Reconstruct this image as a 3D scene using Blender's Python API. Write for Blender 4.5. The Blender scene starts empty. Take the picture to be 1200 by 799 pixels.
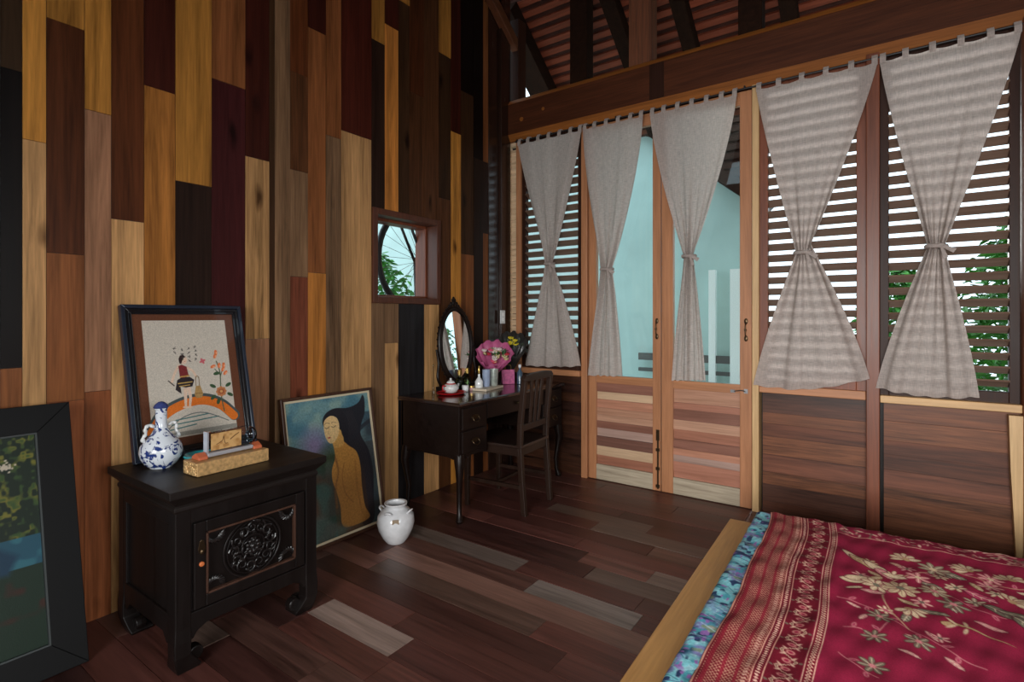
import bpy, bmesh, math, random
import numpy as np
from mathutils import Vector, Matrix
R = math.radians
random.seed(7)
rng = np.random.default_rng(7)
sc = bpy.context.scene
col = sc.collection

# ------------------------------------------------------------------ camera
cam_d = bpy.data.cameras.new('camera')
cam = bpy.data.objects.new('camera', cam_d); col.objects.link(cam)
cam_d.sensor_width = 36; cam_d.lens = 623 / 1200 * 36
cam_d.shift_y = -28.5 / 1200
cam_d.clip_start = 0.02
cam.location = (0, 0, 1.3)
cam.rotation_euler = (R(90), 0, R(35.5))
sc.camera = cam
# ------------------------------------------------------------------ light
sc.view_settings.view_transform = 'Standard'
sc.view_settings.look = 'None'
sc.view_settings.gamma = 1
sc.view_settings.use_curve_mapping = False
sc.view_settings.exposure = -0.42
w = bpy.data.worlds.new('world'); sc.world = w; w.use_nodes = True
bg = w.node_tree.nodes['Background']
bg.inputs[0].default_value = (0.72, 0.90, 1.0, 1); bg.inputs[1].default_value = 3.0
def area(name, loc, rot, sx, sy, power, color=(1, 1, 1)):
    l = bpy.data.lights.new(name, 'AREA'); l.shape = 'RECTANGLE'; l.size = sx; l.size_y = sy
    l.energy = power; l.color = color
    o = bpy.data.objects.new(name, l); col.objects.link(o); o.location = loc; o.rotation_euler = rot
    return o
# daylight entering by the openings behind the camera (rear wall and right wall)
area('rear_window_daylight', (0.3, -2.36, 1.5), (R(76), 0, 0), 2.2, 1.2, 115, (1.0, 0.985, 0.96)).data.spread = R(95)
area('side_window_daylight', (2.14, 0.0, 1.5), (R(70), 0, R(90)), 2.0, 1.1, 40, (1.0, 0.985, 0.96)).data.spread = R(120)
sun_d = bpy.data.lights.new('sun', 'SUN'); sun_d.energy = 2.8; sun_d.angle = R(16); sun_d.color = (1, .98, .95)
sun = bpy.data.objects.new('sun', sun_d); col.objects.link(sun)
sun.rotation_euler = Vector((0.13, -1.0, -0.15)).to_track_quat('-Z', 'Y').to_euler()

# ------------------------------------------------------------------ helpers
def lin(c):
    return tuple((x / 12.92 if x <= .04045 else ((x + .055) / 1.055) ** 2.4) for x in [v / 255 for v in c])
def tag(o, label=None, cat=None, group=None, kind=None):
    if label: o['label'] = label
    if cat: o['category'] = cat
    if group: o['group'] = group
    if kind: o['kind'] = kind
    return o
def empty(name, loc, label=None, cat=None, group=None, kind=None, rz=0, rot=None):
    o = bpy.data.objects.new(name, None); col.objects.link(o); o.location = loc
    o.rotation_euler = rot if rot else (0, 0, rz); o.empty_display_size = .05
    return tag(o, label, cat, group, kind)
class MB:
    def __init__(s): s.v = []; s.f = []; s.c = []; s.cur = None
    def add(s, vs, fs, M=None):
        n = len(s.v)
        if M is not None: vs = [tuple(M @ Vector(p)) for p in vs]
        s.v += [tuple(p) for p in vs]; s.f += [tuple(i + n for i in f) for f in fs]
        s.c += [s.cur] * len(vs); return s
    def box(s, x0, x1, y0, y1, z0, z1, M=None):
        return s.add([(x0,y0,z0),(x1,y0,z0),(x1,y1,z0),(x0,y1,z0),(x0,y0,z1),(x1,y0,z1),(x1,y1,z1),(x0,y1,z1)],
            [(0,3,2,1),(4,5,6,7),(0,1,5,4),(1,2,6,5),(2,3,7,6),(3,0,4,7)], M)
    def hexa(s, b, t):   # bottom 4 pts, top 4 pts, both counter clockwise seen from above
        return s.add(list(b) + list(t), [(0,3,2,1),(4,5,6,7),(0,1,5,4),(1,2,6,5),(2,3,7,6),(3,0,4,7)])
    def lathe(s, prof, seg=32, M=None, sx=1, sy=1):
        vs = []; fs = []; n = len(prof)
        for r, z in prof:
            for k in range(seg):
                a = 2 * math.pi * k / seg; vs.append((r * sx * math.cos(a), r * sy * math.sin(a), z))
        for i in range(n - 1):
            for k in range(seg):
                k2 = (k + 1) % seg
                fs.append((i*seg+k, i*seg+k2, (i+1)*seg+k2, (i+1)*seg+k))
        fs.append(tuple(range(seg - 1, -1, -1))); fs.append(tuple((n-1)*seg + k for k in range(seg)))
        return s.add(vs, fs, M)
    def tube(s, pts, r, seg=8, M=None, closed=False, flat=1.0):
        pts = [Vector(p) for p in pts]; n = len(pts); vs = []; fs = []
        rs = r if isinstance(r, (list, tuple)) else [r] * n
        prev = None
        for i, p in enumerate(pts):
            if closed: d = pts[(i+1) % n] - pts[i-1]
            else: d = pts[min(i+1, n-1)] - pts[max(i-1, 0)]
            d.normalize()
            if prev is None:
                u = d.cross(Vector((0,0,1)))
                if u.length < .1: u = d.cross(Vector((1,0,0)))
            else:
                u = prev - d * prev.dot(d)
            u.normalize(); prev = u; q = d.cross(u)
            for k in range(seg):
                a = 2*math.pi*k/seg
                vs.append(tuple(p + (u*math.cos(a) + q*math.sin(a)*flat) * rs[i]))
        m = n if closed else n - 1
        for i in range(m):
            j = (i + 1) % n
            for k in range(seg):
                k2 = (k+1) % seg; fs.append((i*seg+k, i*seg+k2, j*seg+k2, j*seg+k))
        if not closed:
            fs.append(tuple(range(seg-1, -1, -1))); fs.append(tuple((n-1)*seg+k for k in range(seg)))
        return s.add(vs, fs, M)
    def ball(s, c, r, seg=16, M=None, sz=(1,1,1)):
        n = seg // 2; vs = [(0,0,-1)]; fs = []
        for i in range(1, n):
            a = math.pi*i/n
            for k in range(seg):
                b = 2*math.pi*k/seg; vs.append((math.sin(a)*math.cos(b), math.sin(a)*math.sin(b), -math.cos(a)))
        vs.append((0,0,1)); L = len(vs)-1
        for k in range(seg):
            k2 = (k+1) % seg
            fs.append((0, 1+k2, 1+k)); fs.append((L, L-seg+k, L-seg+k2))
            for i in range(n-2): fs.append((1+i*seg+k, 1+i*seg+k2, 1+(i+1)*seg+k2, 1+(i+1)*seg+k))
        vs = [(c[0]+x*r*sz[0], c[1]+y*r*sz[1], c[2]+z*r*sz[2]) for x, y, z in vs]
        return s.add(vs, fs, M)
    def prism(s, pts, t0, t1, plane='xz', M=None):
        n = len(pts)
        def P(a, b, t): return {'xz': (a, t, b), 'yz': (t, a, b), 'xy': (a, b, t)}[plane]
        vs = [P(a, b, t0) for a, b in pts] + [P(a, b, t1) for a, b in pts]
        fs = [tuple(range(n)), tuple(range(2*n-1, n-1, -1))] + [(i, i+n, (i+1) % n + n, (i+1) % n) for i in range(n)]
        return s.add(vs, fs, M)
    def build(s, name, mat, parent=None, bevel=0, smooth=False, kind=None, fix=True):
        me = bpy.data.meshes.new(name); me.from_pydata(s.v, [], s.f); me.materials.append(mat)
        if s.c and s.c[0] is not None:
            ca = me.color_attributes.new('pcol', 'FLOAT_COLOR', 'POINT')
            ca.data.foreach_set('color', np.array([(*c, 1) for c in s.c], dtype=np.float32).ravel())
        if fix:
            bm = bmesh.new(); bm.from_mesh(me); bmesh.ops.recalc_face_normals(bm, faces=bm.faces); bm.to_mesh(me); bm.free()
        o = bpy.data.objects.new(name, me); col.objects.link(o)
        if parent: o.parent = parent
        if smooth: me.polygons.foreach_set('use_smooth', [True]*len(me.polygons)); 
        if smooth == 'auto':
            try: me.set_sharp_from_angle(angle=R(40))
            except Exception: pass
        if bevel:
            b = o.modifiers.new('bevel', 'BEVEL'); b.width = bevel; b.segments = 2; b.limit_method = 'ANGLE'; b.angle_limit = R(35)
        if kind: o['kind'] = kind
        return o
def T(x=0, y=0, z=0): return Matrix.Translation((x, y, z))
def RX(a): return Matrix.Rotation(a, 4, 'X')
def RY(a): return Matrix.Rotation(a, 4, 'Y')
def RZ(a): return Matrix.Rotation(a, 4, 'Z')
def grid(name, nu, nv, fn, mat, parent=None, cols=None, smooth=True):
    """surface of (nu x nv) points from fn(S, T arrays) -> X, Y, Z arrays"""
    S, Tt = np.meshgrid(np.linspace(0, 1, nu), np.linspace(0, 1, nv))
    X, Y, Z = fn(S, Tt)
    co = np.stack([X, Y, Z], -1).reshape(-1, 3).astype(np.float32)
    idx = np.arange(nu*nv).reshape(nv, nu)
    q = np.stack([idx[:-1,:-1], idx[:-1,1:], idx[1:,1:], idx[1:,:-1]], -1).reshape(-1, 4)
    me = bpy.data.meshes.new(name)
    me.vertices.add(len(co)); me.vertices.foreach_set('co', co.ravel())
    me.loops.add(q.size); me.loops.foreach_set('vertex_index', q.ravel().astype(np.int32))
    me.polygons.add(len(q)); me.polygons.foreach_set('loop_start', np.arange(0, q.size, 4, dtype=np.int32))
    me.polygons.foreach_set('loop_total', np.full(len(q), 4, dtype=np.int32))
    me.update(calc_edges=True)
    me.polygons.foreach_set('use_smooth', [smooth]*len(q))
    if cols is not None:
        ca = me.color_attributes.new('pcol', 'FLOAT_COLOR', 'POINT')
        c = cols.reshape(-1, 3); c = np.where(c <= .04045, c/12.92, ((c+.055)/1.055)**2.4)
        ca.data.foreach_set('color', np.concatenate([c, np.ones((len(c), 1))], 1).astype(np.float32).ravel())
    me.materials.append(mat)
    o = bpy.data.objects.new(name, me); col.objects.link(o)
    if parent: o.parent = parent
    return o
# ---- a small drawing board: woven or painted designs become vertex colours
class Board:
    def __init__(s, wm, hm, nx, ny, bgc):
        s.nx, s.ny = nx, ny
        s.X, s.Y = np.meshgrid(np.linspace(0, wm, nx), np.linspace(0, hm, ny))
        s.im = np.ones((ny, nx, 3)) * (np.array(bgc) / 255); s.soft = wm / nx * .8
    def put(s, m, c, a=1.0):
        m = np.clip(m, 0, 1)[..., None] * a; s.im = s.im*(1-m) + (np.array(c)/255)*m
    def ell(s, x, y, rx, ry, c, ang=0, a=1.0, soft=None):
        ca, sa = math.cos(ang), math.sin(ang); dx, dy = s.X-x, s.Y-y
        u = (dx*ca+dy*sa)/rx; v = (-dx*sa+dy*ca)/ry
        d = (1-np.sqrt(u*u+v*v))*min(rx, ry); s.put(d/(soft or s.soft)+.5, c, a)
    def line(s, pts, wd, c, a=1.0, soft=None, w2=None):
        dmin = np.full(s.X.shape, 1e9); n = len(pts)-1
        for i in range(n):
            (x0, y0), (x1, y1) = pts[i], pts[i+1]
            L = (x1-x0)**2+(y1-y0)**2+1e-12
            t = np.clip(((s.X-x0)*(x1-x0)+(s.Y-y0)*(y1-y0))/L, 0, 1)
            ww = wd if w2 is None else wd+(w2-wd)*(i+t)/n
            dmin = np.minimum(dmin, np.hypot(s.X-x0-t*(x1-x0), s.Y-y0-t*(y1-y0))-ww)
        s.put(-dmin/(soft or s.soft)+.5, c, a)
    def poly(s, pts, c, a=1.0, soft=None):
        ins = np.zeros(s.X.shape, bool); dm = np.full(s.X.shape, 1e9); n = len(pts)
        for i in range(n):
            (x0, y0), (x1, y1) = pts[i], pts[(i+1) % n]
            if y0 != y1:
                cr = ((y0 > s.Y) != (y1 > s.Y)) & (s.X < (x1-x0)*(s.Y-y0)/(y1-y0)+x0); ins ^= cr
            L = (x1-x0)**2+(y1-y0)**2+1e-12
            t = np.clip(((s.X-x0)*(x1-x0)+(s.Y-y0)*(y1-y0))/L, 0, 1)
            dm = np.minimum(dm, np.hypot(s.X-x0-t*(x1-x0), s.Y-y0-t*(y1-y0)))
        s.put(np.where(ins, dm, -dm)/(soft or s.soft)+.5, c, a)
    def noise(s, cell, seed=0):
        g = np.random.default_rng(seed); h = int(s.Y.max()/cell)+3; ww = int(s.X.max()/cell)+3
        n = g.random((h, ww)); x = s.X/cell; y = s.Y/cell; xi = x.astype(int); yi = y.astype(int); fx = x-xi; fy = y-yi
        fx = fx*fx*(3-2*fx); fy = fy*fy*(3-2*fy)
        return (n[yi, xi]*(1-fx)+n[yi, xi+1]*fx)*(1-fy)+(n[yi+1, xi]*(1-fx)+n[yi+1, xi+1]*fx)*fy
def spline(pts, n=8, closed=False):
    P = [Vector(p) for p in pts]; out = []; m = len(P)
    rngi = range(m) if closed else range(m-1)
    for i in rngi:
        p0 = P[i-1] if (i > 0 or closed) else P[0]; p1 = P[i]; p2 = P[(i+1) % m]
        p3 = P[(i+2) % m] if (closed or i+2 < m) else P[-1]
        for k in range(n):
            t = k/n
            out.append(.5*((2*p1)+(-p0+p2)*t+(2*p0-5*p1+4*p2-p3)*t*t+(-p0+3*p1-3*p2+p3)*t**3))
    if not closed: out.append(P[-1])
    return [tuple(p) for p in out]

# ------------------------------------------------------------------ materials
def newmat(name):
    m = bpy.data.materials.new(name); m.use_nodes = True; nt = m.node_tree
    return m, nt, nt.nodes['Principled BSDF']
def plain(name, c, rough=.5, metal=0, spec=.5, bump=0, bscale=60, var=0, coat=0, sub=0):
    m, nt, b = newmat(name); L = lin(c)
    b.inputs['Base Color'].default_value = (*L, 1); b.inputs['Roughness'].default_value = rough
    b.inputs['Metallic'].default_value = metal; b.inputs['Specular IOR Level'].default_value = spec
    b.inputs['Coat Weight'].default_value = coat
    tc = nt.nodes.new('ShaderNodeTexCoord'); n = nt.nodes.new('ShaderNodeTexNoise'); n.inputs['Scale'].default_value = bscale
    n.inputs['Detail'].default_value = 4; nt.links.new(tc.outputs['Object'], n.inputs['Vector'])
    if var:
        r = nt.nodes.new('ShaderNodeValToRGB')
        r.color_ramp.elements[0].position = .3; r.color_ramp.elements[1].position = .7
        r.color_ramp.elements[0].color = (*[x*(1-var) for x in L], 1); r.color_ramp.elements[1].color = (*[min(1, x*(1+var)) for x in L], 1)
        nt.links.new(n.outputs['Fac'], r.inputs[0]); nt.links.new(r.outputs[0], b.inputs['Base Color'])
    if bump:
        bp = nt.nodes.new('ShaderNodeBump'); bp.inputs['Strength'].default_value = bump; bp.inputs['Distance'].default_value = .002
        nt.links.new(n.outputs['Fac'], bp.inputs['Height']); nt.links.new(bp.outputs[0], b.inputs['Normal'])
    return m
def wood(name, c=None, axis='z', rough=.45, contrast=.5, spec=.4, scale=1.0, attr=False, coat=0, bump=.25, dark=None, knots=False):
    """wood grain running along one object axis; the plank colour itself comes from c or the 'pcol' attribute"""
    m, nt, b = newmat(name); N = nt.nodes.new; K = nt.links.new
    tc = N('ShaderNodeTexCoord'); mp = N('ShaderNodeMapping'); K(tc.outputs['Object'], mp.inputs[0])
    big = 22*scale; sm = 1.1*scale
    mp.inputs['Scale'].default_value = {'x': (sm, big, big), 'y': (big, sm, big), 'z': (big, big, sm)}[axis]
    vec = mp.outputs[0]
    if attr:
        at = N('ShaderNodeAttribute'); at.attribute_name = 'pcol'
        ad = N('ShaderNodeVectorMath'); ad.operation = 'MULTIPLY_ADD'; K(at.outputs['Color'], ad.inputs[0])
        ad.inputs[1].default_value = (97, 131, 173); K(vec, ad.inputs[2]); vec = ad.outputs[0]
    n1 = N('ShaderNodeTexNoise'); n1.inputs['Scale'].default_value = 1; n1.inputs['Detail'].default_value = 7
    n1.inputs['Roughness'].default_value = .62; n1.inputs['Distortion'].default_value = .8; K(vec, n1.inputs['Vector'])
    n2 = N('ShaderNodeTexNoise'); n2.inputs['Scale'].default_value = 5; n2.inputs['Detail'].default_value = 3; K(vec, n2.inputs['Vector'])
    mx = N('ShaderNodeMix'); mx.data_type = 'FLOAT'; mx.inputs[0].default_value = .3
    K(n1.outputs['Fac'], mx.inputs[2]); K(n2.outputs['Fac'], mx.inputs[3])
    n3 = N('ShaderNodeTexNoise'); n3.inputs['Scale'].default_value = .16; n3.inputs['Detail'].default_value = 2; K(vec, n3.inputs['Vector'])
    m3 = N('ShaderNodeMix'); m3.data_type = 'FLOAT'; m3.inputs[0].default_value = .35 if attr else .15; K(mx.outputs[0], m3.inputs[2]); K(n3.outputs['Fac'], m3.inputs[3]); mx = m3
    rp = N('ShaderNodeValToRGB'); e = rp.color_ramp.elements
    e[0].position = .34; e[1].position = .66; lo = 1-contrast; hi = 1+contrast*.45
    e[0].color = (lo, lo*.93, lo*.85, 1); e[1].color = (hi, hi, hi, 1)
    K(mx.outputs[0], rp.inputs[0])
    mu = N('ShaderNodeMix'); mu.data_type = 'RGBA'; mu.blend_type = 'MULTIPLY'; mu.inputs[0].default_value = 1
    if attr: K(at.outputs['Color'], mu.inputs[6])
    else: mu.inputs[6].default_value = (*lin(c), 1)
    K(rp.outputs[0], mu.inputs[7]); out = mu.outputs[2]
    if knots:
        vo = N('ShaderNodeTexVoronoi'); vo.inputs['Scale'].default_value = 1.0
        mp2 = N('ShaderNodeMapping'); K(tc.outputs['Object'], mp2.inputs[0])
        mp2.inputs['Scale'].default_value = {'z': (1.3, 5.5, 1.9), 'x': (1.9, 5.5, 1)}[axis]
        nd = N('ShaderNodeTexNoise'); nd.inputs['Scale'].default_value = 3; K(mp2.outputs[0], nd.inputs['Vector'])
        mad = N('ShaderNodeVectorMath'); mad.operation = 'MULTIPLY_ADD'; K(nd.outputs['Color'], mad.inputs[0]); mad.inputs[1].default_value = (.25,)*3; K(mp2.outputs[0], mad.inputs[2])
        K(mad.outputs[0], vo.inputs['Vector'])
        kr = N('ShaderNodeValToRGB'); kr.color_ramp.elements[0].position = .05; kr.color_ramp.elements[0].color = (.22, .17, .13, 1)
        kr.color_ramp.elements[1].position = .16; kr.color_ramp.elements[1].color = (1, 1, 1, 1); K(vo.outputs['Distance'], kr.inputs[0])
        m2 = N('ShaderNodeMix'); m2.data_type = 'RGBA'; m2.blend_type = 'MULTIPLY'; m2.inputs[0].default_value = 1
        K(out, m2.inputs[6]); K(kr.outputs[0], m2.inputs[7]); out = m2.outputs[2]
    K(out, b.inputs['Base Color'])
    rr = N('ShaderNodeMapRange'); rr.inputs[3].default_value = max(.05, rough-.08); rr.inputs[4].default_value = rough+.12
    K(n1.outputs['Fac'], rr.inputs[0]); K(rr.outputs[0], b.inputs['Roughness'])
    b.inputs['Specular IOR Level'].default_value = spec; b.inputs['Coat Weight'].default_value = coat; b.inputs['Coat Roughness'].default_value = .2
    bp = N('ShaderNodeBump'); bp.inputs['Strength'].default_value = bump; bp.inputs['Distance'].default_value = .0015
    K(mx.outputs[0], bp.inputs['Height']); K(bp.outputs[0], b.inputs['Normal'])
    return m
def drawn(name, rough=.8, spec=.2, weave=0, coat=0, bump=.3):
    m, nt, b = newmat(name); N = nt.nodes.new; K = nt.links.new
    at = N('ShaderNodeAttribute'); at.attribute_name = 'pcol'
    tc = N('ShaderNodeTexCoord'); n = N('ShaderNodeTexNoise'); n.inputs['Scale'].default_value = weave or 200; n.inputs['Detail'].default_value = 2
    K(tc.outputs['Object'], n.inputs['Vector'])
    mr = N('ShaderNodeMapRange'); mr.inputs[1].default_value = .25; mr.inputs[2].default_value = .75; mr.inputs[3].default_value = .75; mr.inputs[4].default_value = 1.2
    K(n.outputs['Fac'], mr.inputs[0])
    mu = N('ShaderNodeMix'); mu.data_type = 'RGBA'; mu.blend_type = 'MULTIPLY'; mu.inputs[0].default_value = 1 if weave else 0
    K(at.outputs['Color'], mu.inputs[6]); K(mr.outputs[0], mu.inputs[7]); K(mu.outputs[2], b.inputs['Base Color'])
    b.inputs['Roughness'].default_value = rough; b.inputs['Specular IOR Level'].default_value = spec; b.inputs['Coat Weight'].default_value = coat
    if coat: b.inputs['Coat Roughness'].default_value = .05
    bp = N('ShaderNodeBump'); bp.inputs['Strength'].default_value = bump; bp.inputs['Distance'].default_value = .001
    K(n.outputs['Fac'], bp.inputs['Height']); K(bp.outputs[0], b.inputs['Normal'])
    return m
def glass(name, tint=(1, 1, 1), fac=.9, rough=.02):
    m = bpy.data.materials.new(name); m.use_nodes = True; nt = m.node_tree; nt.nodes.clear(); N = nt.nodes.new; K = nt.links.new
    o = N('ShaderNodeOutputMaterial'); t = N('ShaderNodeBsdfTransparent'); t.inputs[0].default_value = (*tint, 1)
    g = N('ShaderNodeBsdfGlossy'); g.inputs['Roughness'].default_value = rough; mx = N('ShaderNodeMixShader')
    fr = N('ShaderNodeFresnel'); fr.inputs[0].default_value = 1.45
    K(fr.outputs[0], mx.inputs[0]); K(t.outputs[0], mx.inputs[1]); K(g.outputs[0], mx.inputs[2]); K(mx.outputs[0], o.inputs[0])
    return m
def linen(name, c):
    m = bpy.data.materials.new(name); m.use_nodes = True; nt = m.node_tree; nt.nodes.clear(); N = nt.nodes.new; K = nt.links.new
    o = N('ShaderNodeOutputMaterial'); tc = N('ShaderNodeTexCoord')
    def thr(s):
        mp = N('ShaderNodeMapping'); mp.inputs['Scale'].default_value = s; K(tc.outputs['Object'], mp.inputs[0])
        n = N('ShaderNodeTexNoise'); n.inputs['Scale'].default_value = 1; n.inputs['Detail'].default_value = 3; K(mp.outputs[0], n.inputs['Vector']); return n
    a = thr((500, 500, 25)); b = thr((30, 30, 420))
    s = N('ShaderNodeMath'); s.operation = 'ADD'; K(a.outputs['Fac'], s.inputs[0]); K(b.outputs['Fac'], s.inputs[1])
    r = N('ShaderNodeValToRGB'); L = lin(c); r.color_ramp.elements[0].position = .35; r.color_ramp.elements[1].position = .65
    s2 = N('ShaderNodeMath'); s2.operation = 'MULTIPLY'; s2.inputs[1].default_value = .5; K(s.outputs[0], s2.inputs[0]); K(s2.outputs[0], r.inputs[0])
    r.color_ramp.elements[0].color = (*[x*.72 for x in L], 1); r.color_ramp.elements[1].color = (*[min(1, x*1.22) for x in L], 1)
    d = N('ShaderNodeBsdfDiffuse'); tr = N('ShaderNodeBsdfTranslucent'); mx = N('ShaderNodeMixShader'); mx.inputs[0].default_value = .42
    bp = N('ShaderNodeBump'); bp.inputs['Strength'].default_value = .3; bp.inputs['Distance'].default_value = .001; K(s2.outputs[0], bp.inputs['Height'])
    K(bp.outputs[0], d.inputs['Normal'])
    K(r.outputs[0], d.inputs[0]); K(r.outputs[0], tr.inputs[0]); K(d.outputs[0], mx.inputs[1]); K(tr.outputs[0], mx.inputs[2]); K(mx.outputs[0], o.inputs[0])
    return m
M_plank = wood('wall_planks', attr=True, axis='z', rough=.42, contrast=.78, spec=.16, knots=True)
M_floor = wood('floor_planks', attr=True, axis='x', rough=.38, contrast=.75, spec=.5)
M_hplank = wood('horizontal_boards', attr=True, axis='x', rough=.42, contrast=.45)
M_dpanel = wood('dark_figured_panel', (112, 66, 50), axis='x', rough=.36, contrast=.75, scale=1.0)
M_dark = wood('dark_brown_wood', (52, 28, 18), axis='z', rough=.45, spec=.2)
M_darkx = wood('dark_brown_wood_level', (60, 33, 22), axis='x', rough=.5, spec=.2)
M_post = wood('red_brown_post', (122, 66, 42), axis='z', rough=.4)
M_orange = wood('orange_door_wood', (180, 124, 86), axis='z', rough=.45, contrast=.35)
M_orangex = wood('orange_rail_wood', (180, 124, 86), axis='x', rough=.45, contrast=.35)
M_pale = wood('pale_sill_wood', (212, 172, 122), axis='x', rough=.45, contrast=.3)
M_palez = wood('pale_post_wood', (208, 172, 124), axis='z', rough=.45, contrast=.3)
M_beam = wood('beam_wood', (80, 41, 21), axis='x', rough=.55, contrast=.6, spec=.2)
M_gold = wood('beam_edge_wood', (150, 90, 38), axis='x', rough=.5, contrast=.5, spec=.25)
M_slat = wood('louver_slat_wood', (122, 98, 84), axis='x', rough=.35, contrast=.4)
M_slatlit = wood('sunlit_louver_wood', (236, 206, 172), axis='x', rough=.5, contrast=.4)  # corner louver: sunlight on the slats put into a brighter wood colour
M_roof = plain('clay_tile_underside', (70, 36, 26), .7, var=.35, bscale=9, bump=.4)
M_batten = wood('red_batten_wood', (138, 66, 42), axis='x', rough=.6, contrast=.5)
M_black = wood('black_lacquered_wood', (23, 18, 17), axis='z', rough=.34, contrast=.5, spec=.3)
M_blacky = wood('black_top_wood', (28, 22, 20), axis='y', rough=.42, contrast=.6, spec=.3)
M_desk = wood('dark_desk_wood', (25, 15, 12), axis='y', rough=.34, contrast=.5, spec=.3)
M_iron = plain('aged_bronze', (82, 66, 48), .35, .9)
M_glass = glass('window_glass', (.93, .985, .975))
M_clear = glass('clear_glass', (.92, .95, .96))
M_linen = linen('natural_linen', (200, 187, 180))
M_white = plain('white_glaze', (226, 228, 228), .15, coat=.5)
M_plaster = plain('pale_aqua_plaster', (190, 212, 208), .8, var=.06, bscale=3)
M_whitep = plain('white_paint', (250, 250, 248), .6)
M_greyp = plain('grey_rail_paint', (92, 88, 86), .6)
M_leaf = plain('green_leaf', (70, 140, 50), .45, var=.5, bscale=6)
M_leaf2 = plain('dark_green_leaf', (44, 96, 42), .45, var=.5, bscale=6)
M_ground = plain('outdoor_paving', (170, 168, 155), .9, var=.15, bscale=4)
M_metalblk = plain('black_rubber', (24, 24, 26), .5)
M_steel = plain('steel_spoke', (170, 172, 175), .3, 1)

# ------------------------------------------------------------------ shell
roofz = lambda y: 7.14 - .75*y if y > .8 else 7.14 - .75*(1.6 - y)
# floor: boards along x
PAL = [(96,58,50),(80,46,40),(108,70,62),(88,52,46),(118,80,70),(70,42,38),(100,60,52),(126,92,80)]
m = MB(); y = -2.4; rows = []
while y < 3.98:
    rows.append(y); y += .14
fixed = {}   # weathered pale boards that the photograph shows
for row, xa, xb, c in [(1.43,-2.09,-1.57,(150,128,118)), (2.09,-1.42,-.88,(146,132,124)), (2.27,-2.42,-1.57,(124,108,100)),
                       (2.51,-.98,-.6,(128,110,100)), (2.37,-1.25,-.5,(112,92,82)), (2.93,-1.5,-.8,(112,94,84)), (3.07,-1.9,-1.2,(104,84,74)),(1.01,-2.9,-2.2,(116,94,84)),(1.85,-2.2,-1.2,(92,68,58))]:
    i = min(range(len(rows)), key=lambda k: abs(rows[k]-row)); fixed.setdefault(i, []).append((xa, xb, c))
for i, y0 in enumerate(rows):
    segs = sorted(fixed.get(i, [])); x = -2.95 - random.random()*.6; cuts = []
    def fill(a, b):
        while a < b-.02:
            n = min(b, a + random.uniform(.55, 1.7))
            if b - n < .3: n = b
            k = random.uniform(.82, 1.15); c = random.choice(PAL); cuts.append((a, n, tuple(q*k for q in c))); a = n
    a = x
    for xa, xb, c in segs: fill(a, xa); cuts.append((xa, xb, c)); a = xb
    fill(a, 2.3)
    for a, b, c in cuts:
        m.cur = lin(c); dz = random.uniform(-.0012, .0012)
        m.box(a+.0012, b-.0012, y0+.0014, y0+.1386, -.03, dz)
m.cur = lin((18,12,10)); m.box(-3.3, 2.3, -2.4, 3.97, -.06, -.012)
floor = m.build('floor', M_floor, kind='structure')

# left wall: columns of vertical boards of many woods (y0, y1, [(z from top, colour)...])
C = dict(G=(188,128,56), P=(208,158,104), O=(208,134,62), R=(70,28,18), B=(98,52,26), D=(46,29,21), K=(20,12,9), T=(174,124,92), M=(72,28,28), Y=(132,100,72), N=(142,86,48), U=(162,94,56), S=(92,56,32), L=(68,44,26), A=(40,38,40), Q=(122,66,46), H=(60,42,26))
cols_ = [(.519,.583,[('H',2.26),('K',1.10),('N',0)]),(.583,.656,[('G',2.0),('P',0)]),(.656,.781,[('G',2.51),('B',1.56),('N',.95),('U',0)]),
 (.781,.876,[('G',2.18),('T',.98),('U',0)]),(.876,1.002,[('B',1.73),('P',0)]),(1.002,1.132,[('R',2.36),('O',0)]),
 (1.132,1.298,[('G',1.95),('D',0)]),(1.298,1.47,[('N',2.50),('M',0)]),(1.47,1.602,[('R',2.15),('P',1.18),('T',.62),('N',0)]),
 (1.602,1.634,[('L',0)]),(1.634,1.727,[('Y',0)]),(1.727,1.841,[('B',2.70),('S',2.14),('Y',1.53),('Q',0)]),
 (1.841,1.962,[('R',3.0),('N',1.56),('O',0)]),(1.962,2.072,[('N',2.4),('Y',0)]),(2.072,2.308,[('R',2.46),('P',.3),('T',0)]),
 (2.308,2.421,[('G',3.13),('D',1.7),('Y',0)]),(2.421,2.543,[('R',3.28),('O',1.7),('Y',1.12),('P',0)]),(2.543,2.647,[('G',3.5),('L',1.7),('A',0)]),
 (2.647,2.791,[('B',2.9),('S',1.7),('A',0)]),(2.791,2.945,[('S',1.7),('P',0)]),(2.945,3.082,[('G',3.30),('L',2.2),('S',0)]),
 (3.082,3.198,[('R',2.74),('G',0)]),(3.198,3.357,[('K',3.1),('L',1.8),('N',0)]),(3.357,3.479,[('K',2.6),('D',0)]),(3.479,3.549,[('N',2.6),('D',2.0),('N',0)])]
yy = .519; back_cols = []
while yy > -2.38:
    n = max(-2.4, yy - random.uniform(.09, .17)); z = 9; segs = []
    z = roofz(0)
    zz = random.uniform(3, 4.5)
    while zz > .3: segs.append((random.choice('GPORBDTMNUSY'), zz)); zz -= random.uniform(.6, 1.4)
    segs.append((random.choice('GPORBDTMNUS'), 0)); back_cols.append((n, yy, segs)); yy = n
WY0, WY1, WZ0, WZ1 = 2.335, 2.925, 1.41, 1.995     # opening of the small window
m = MB()
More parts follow.
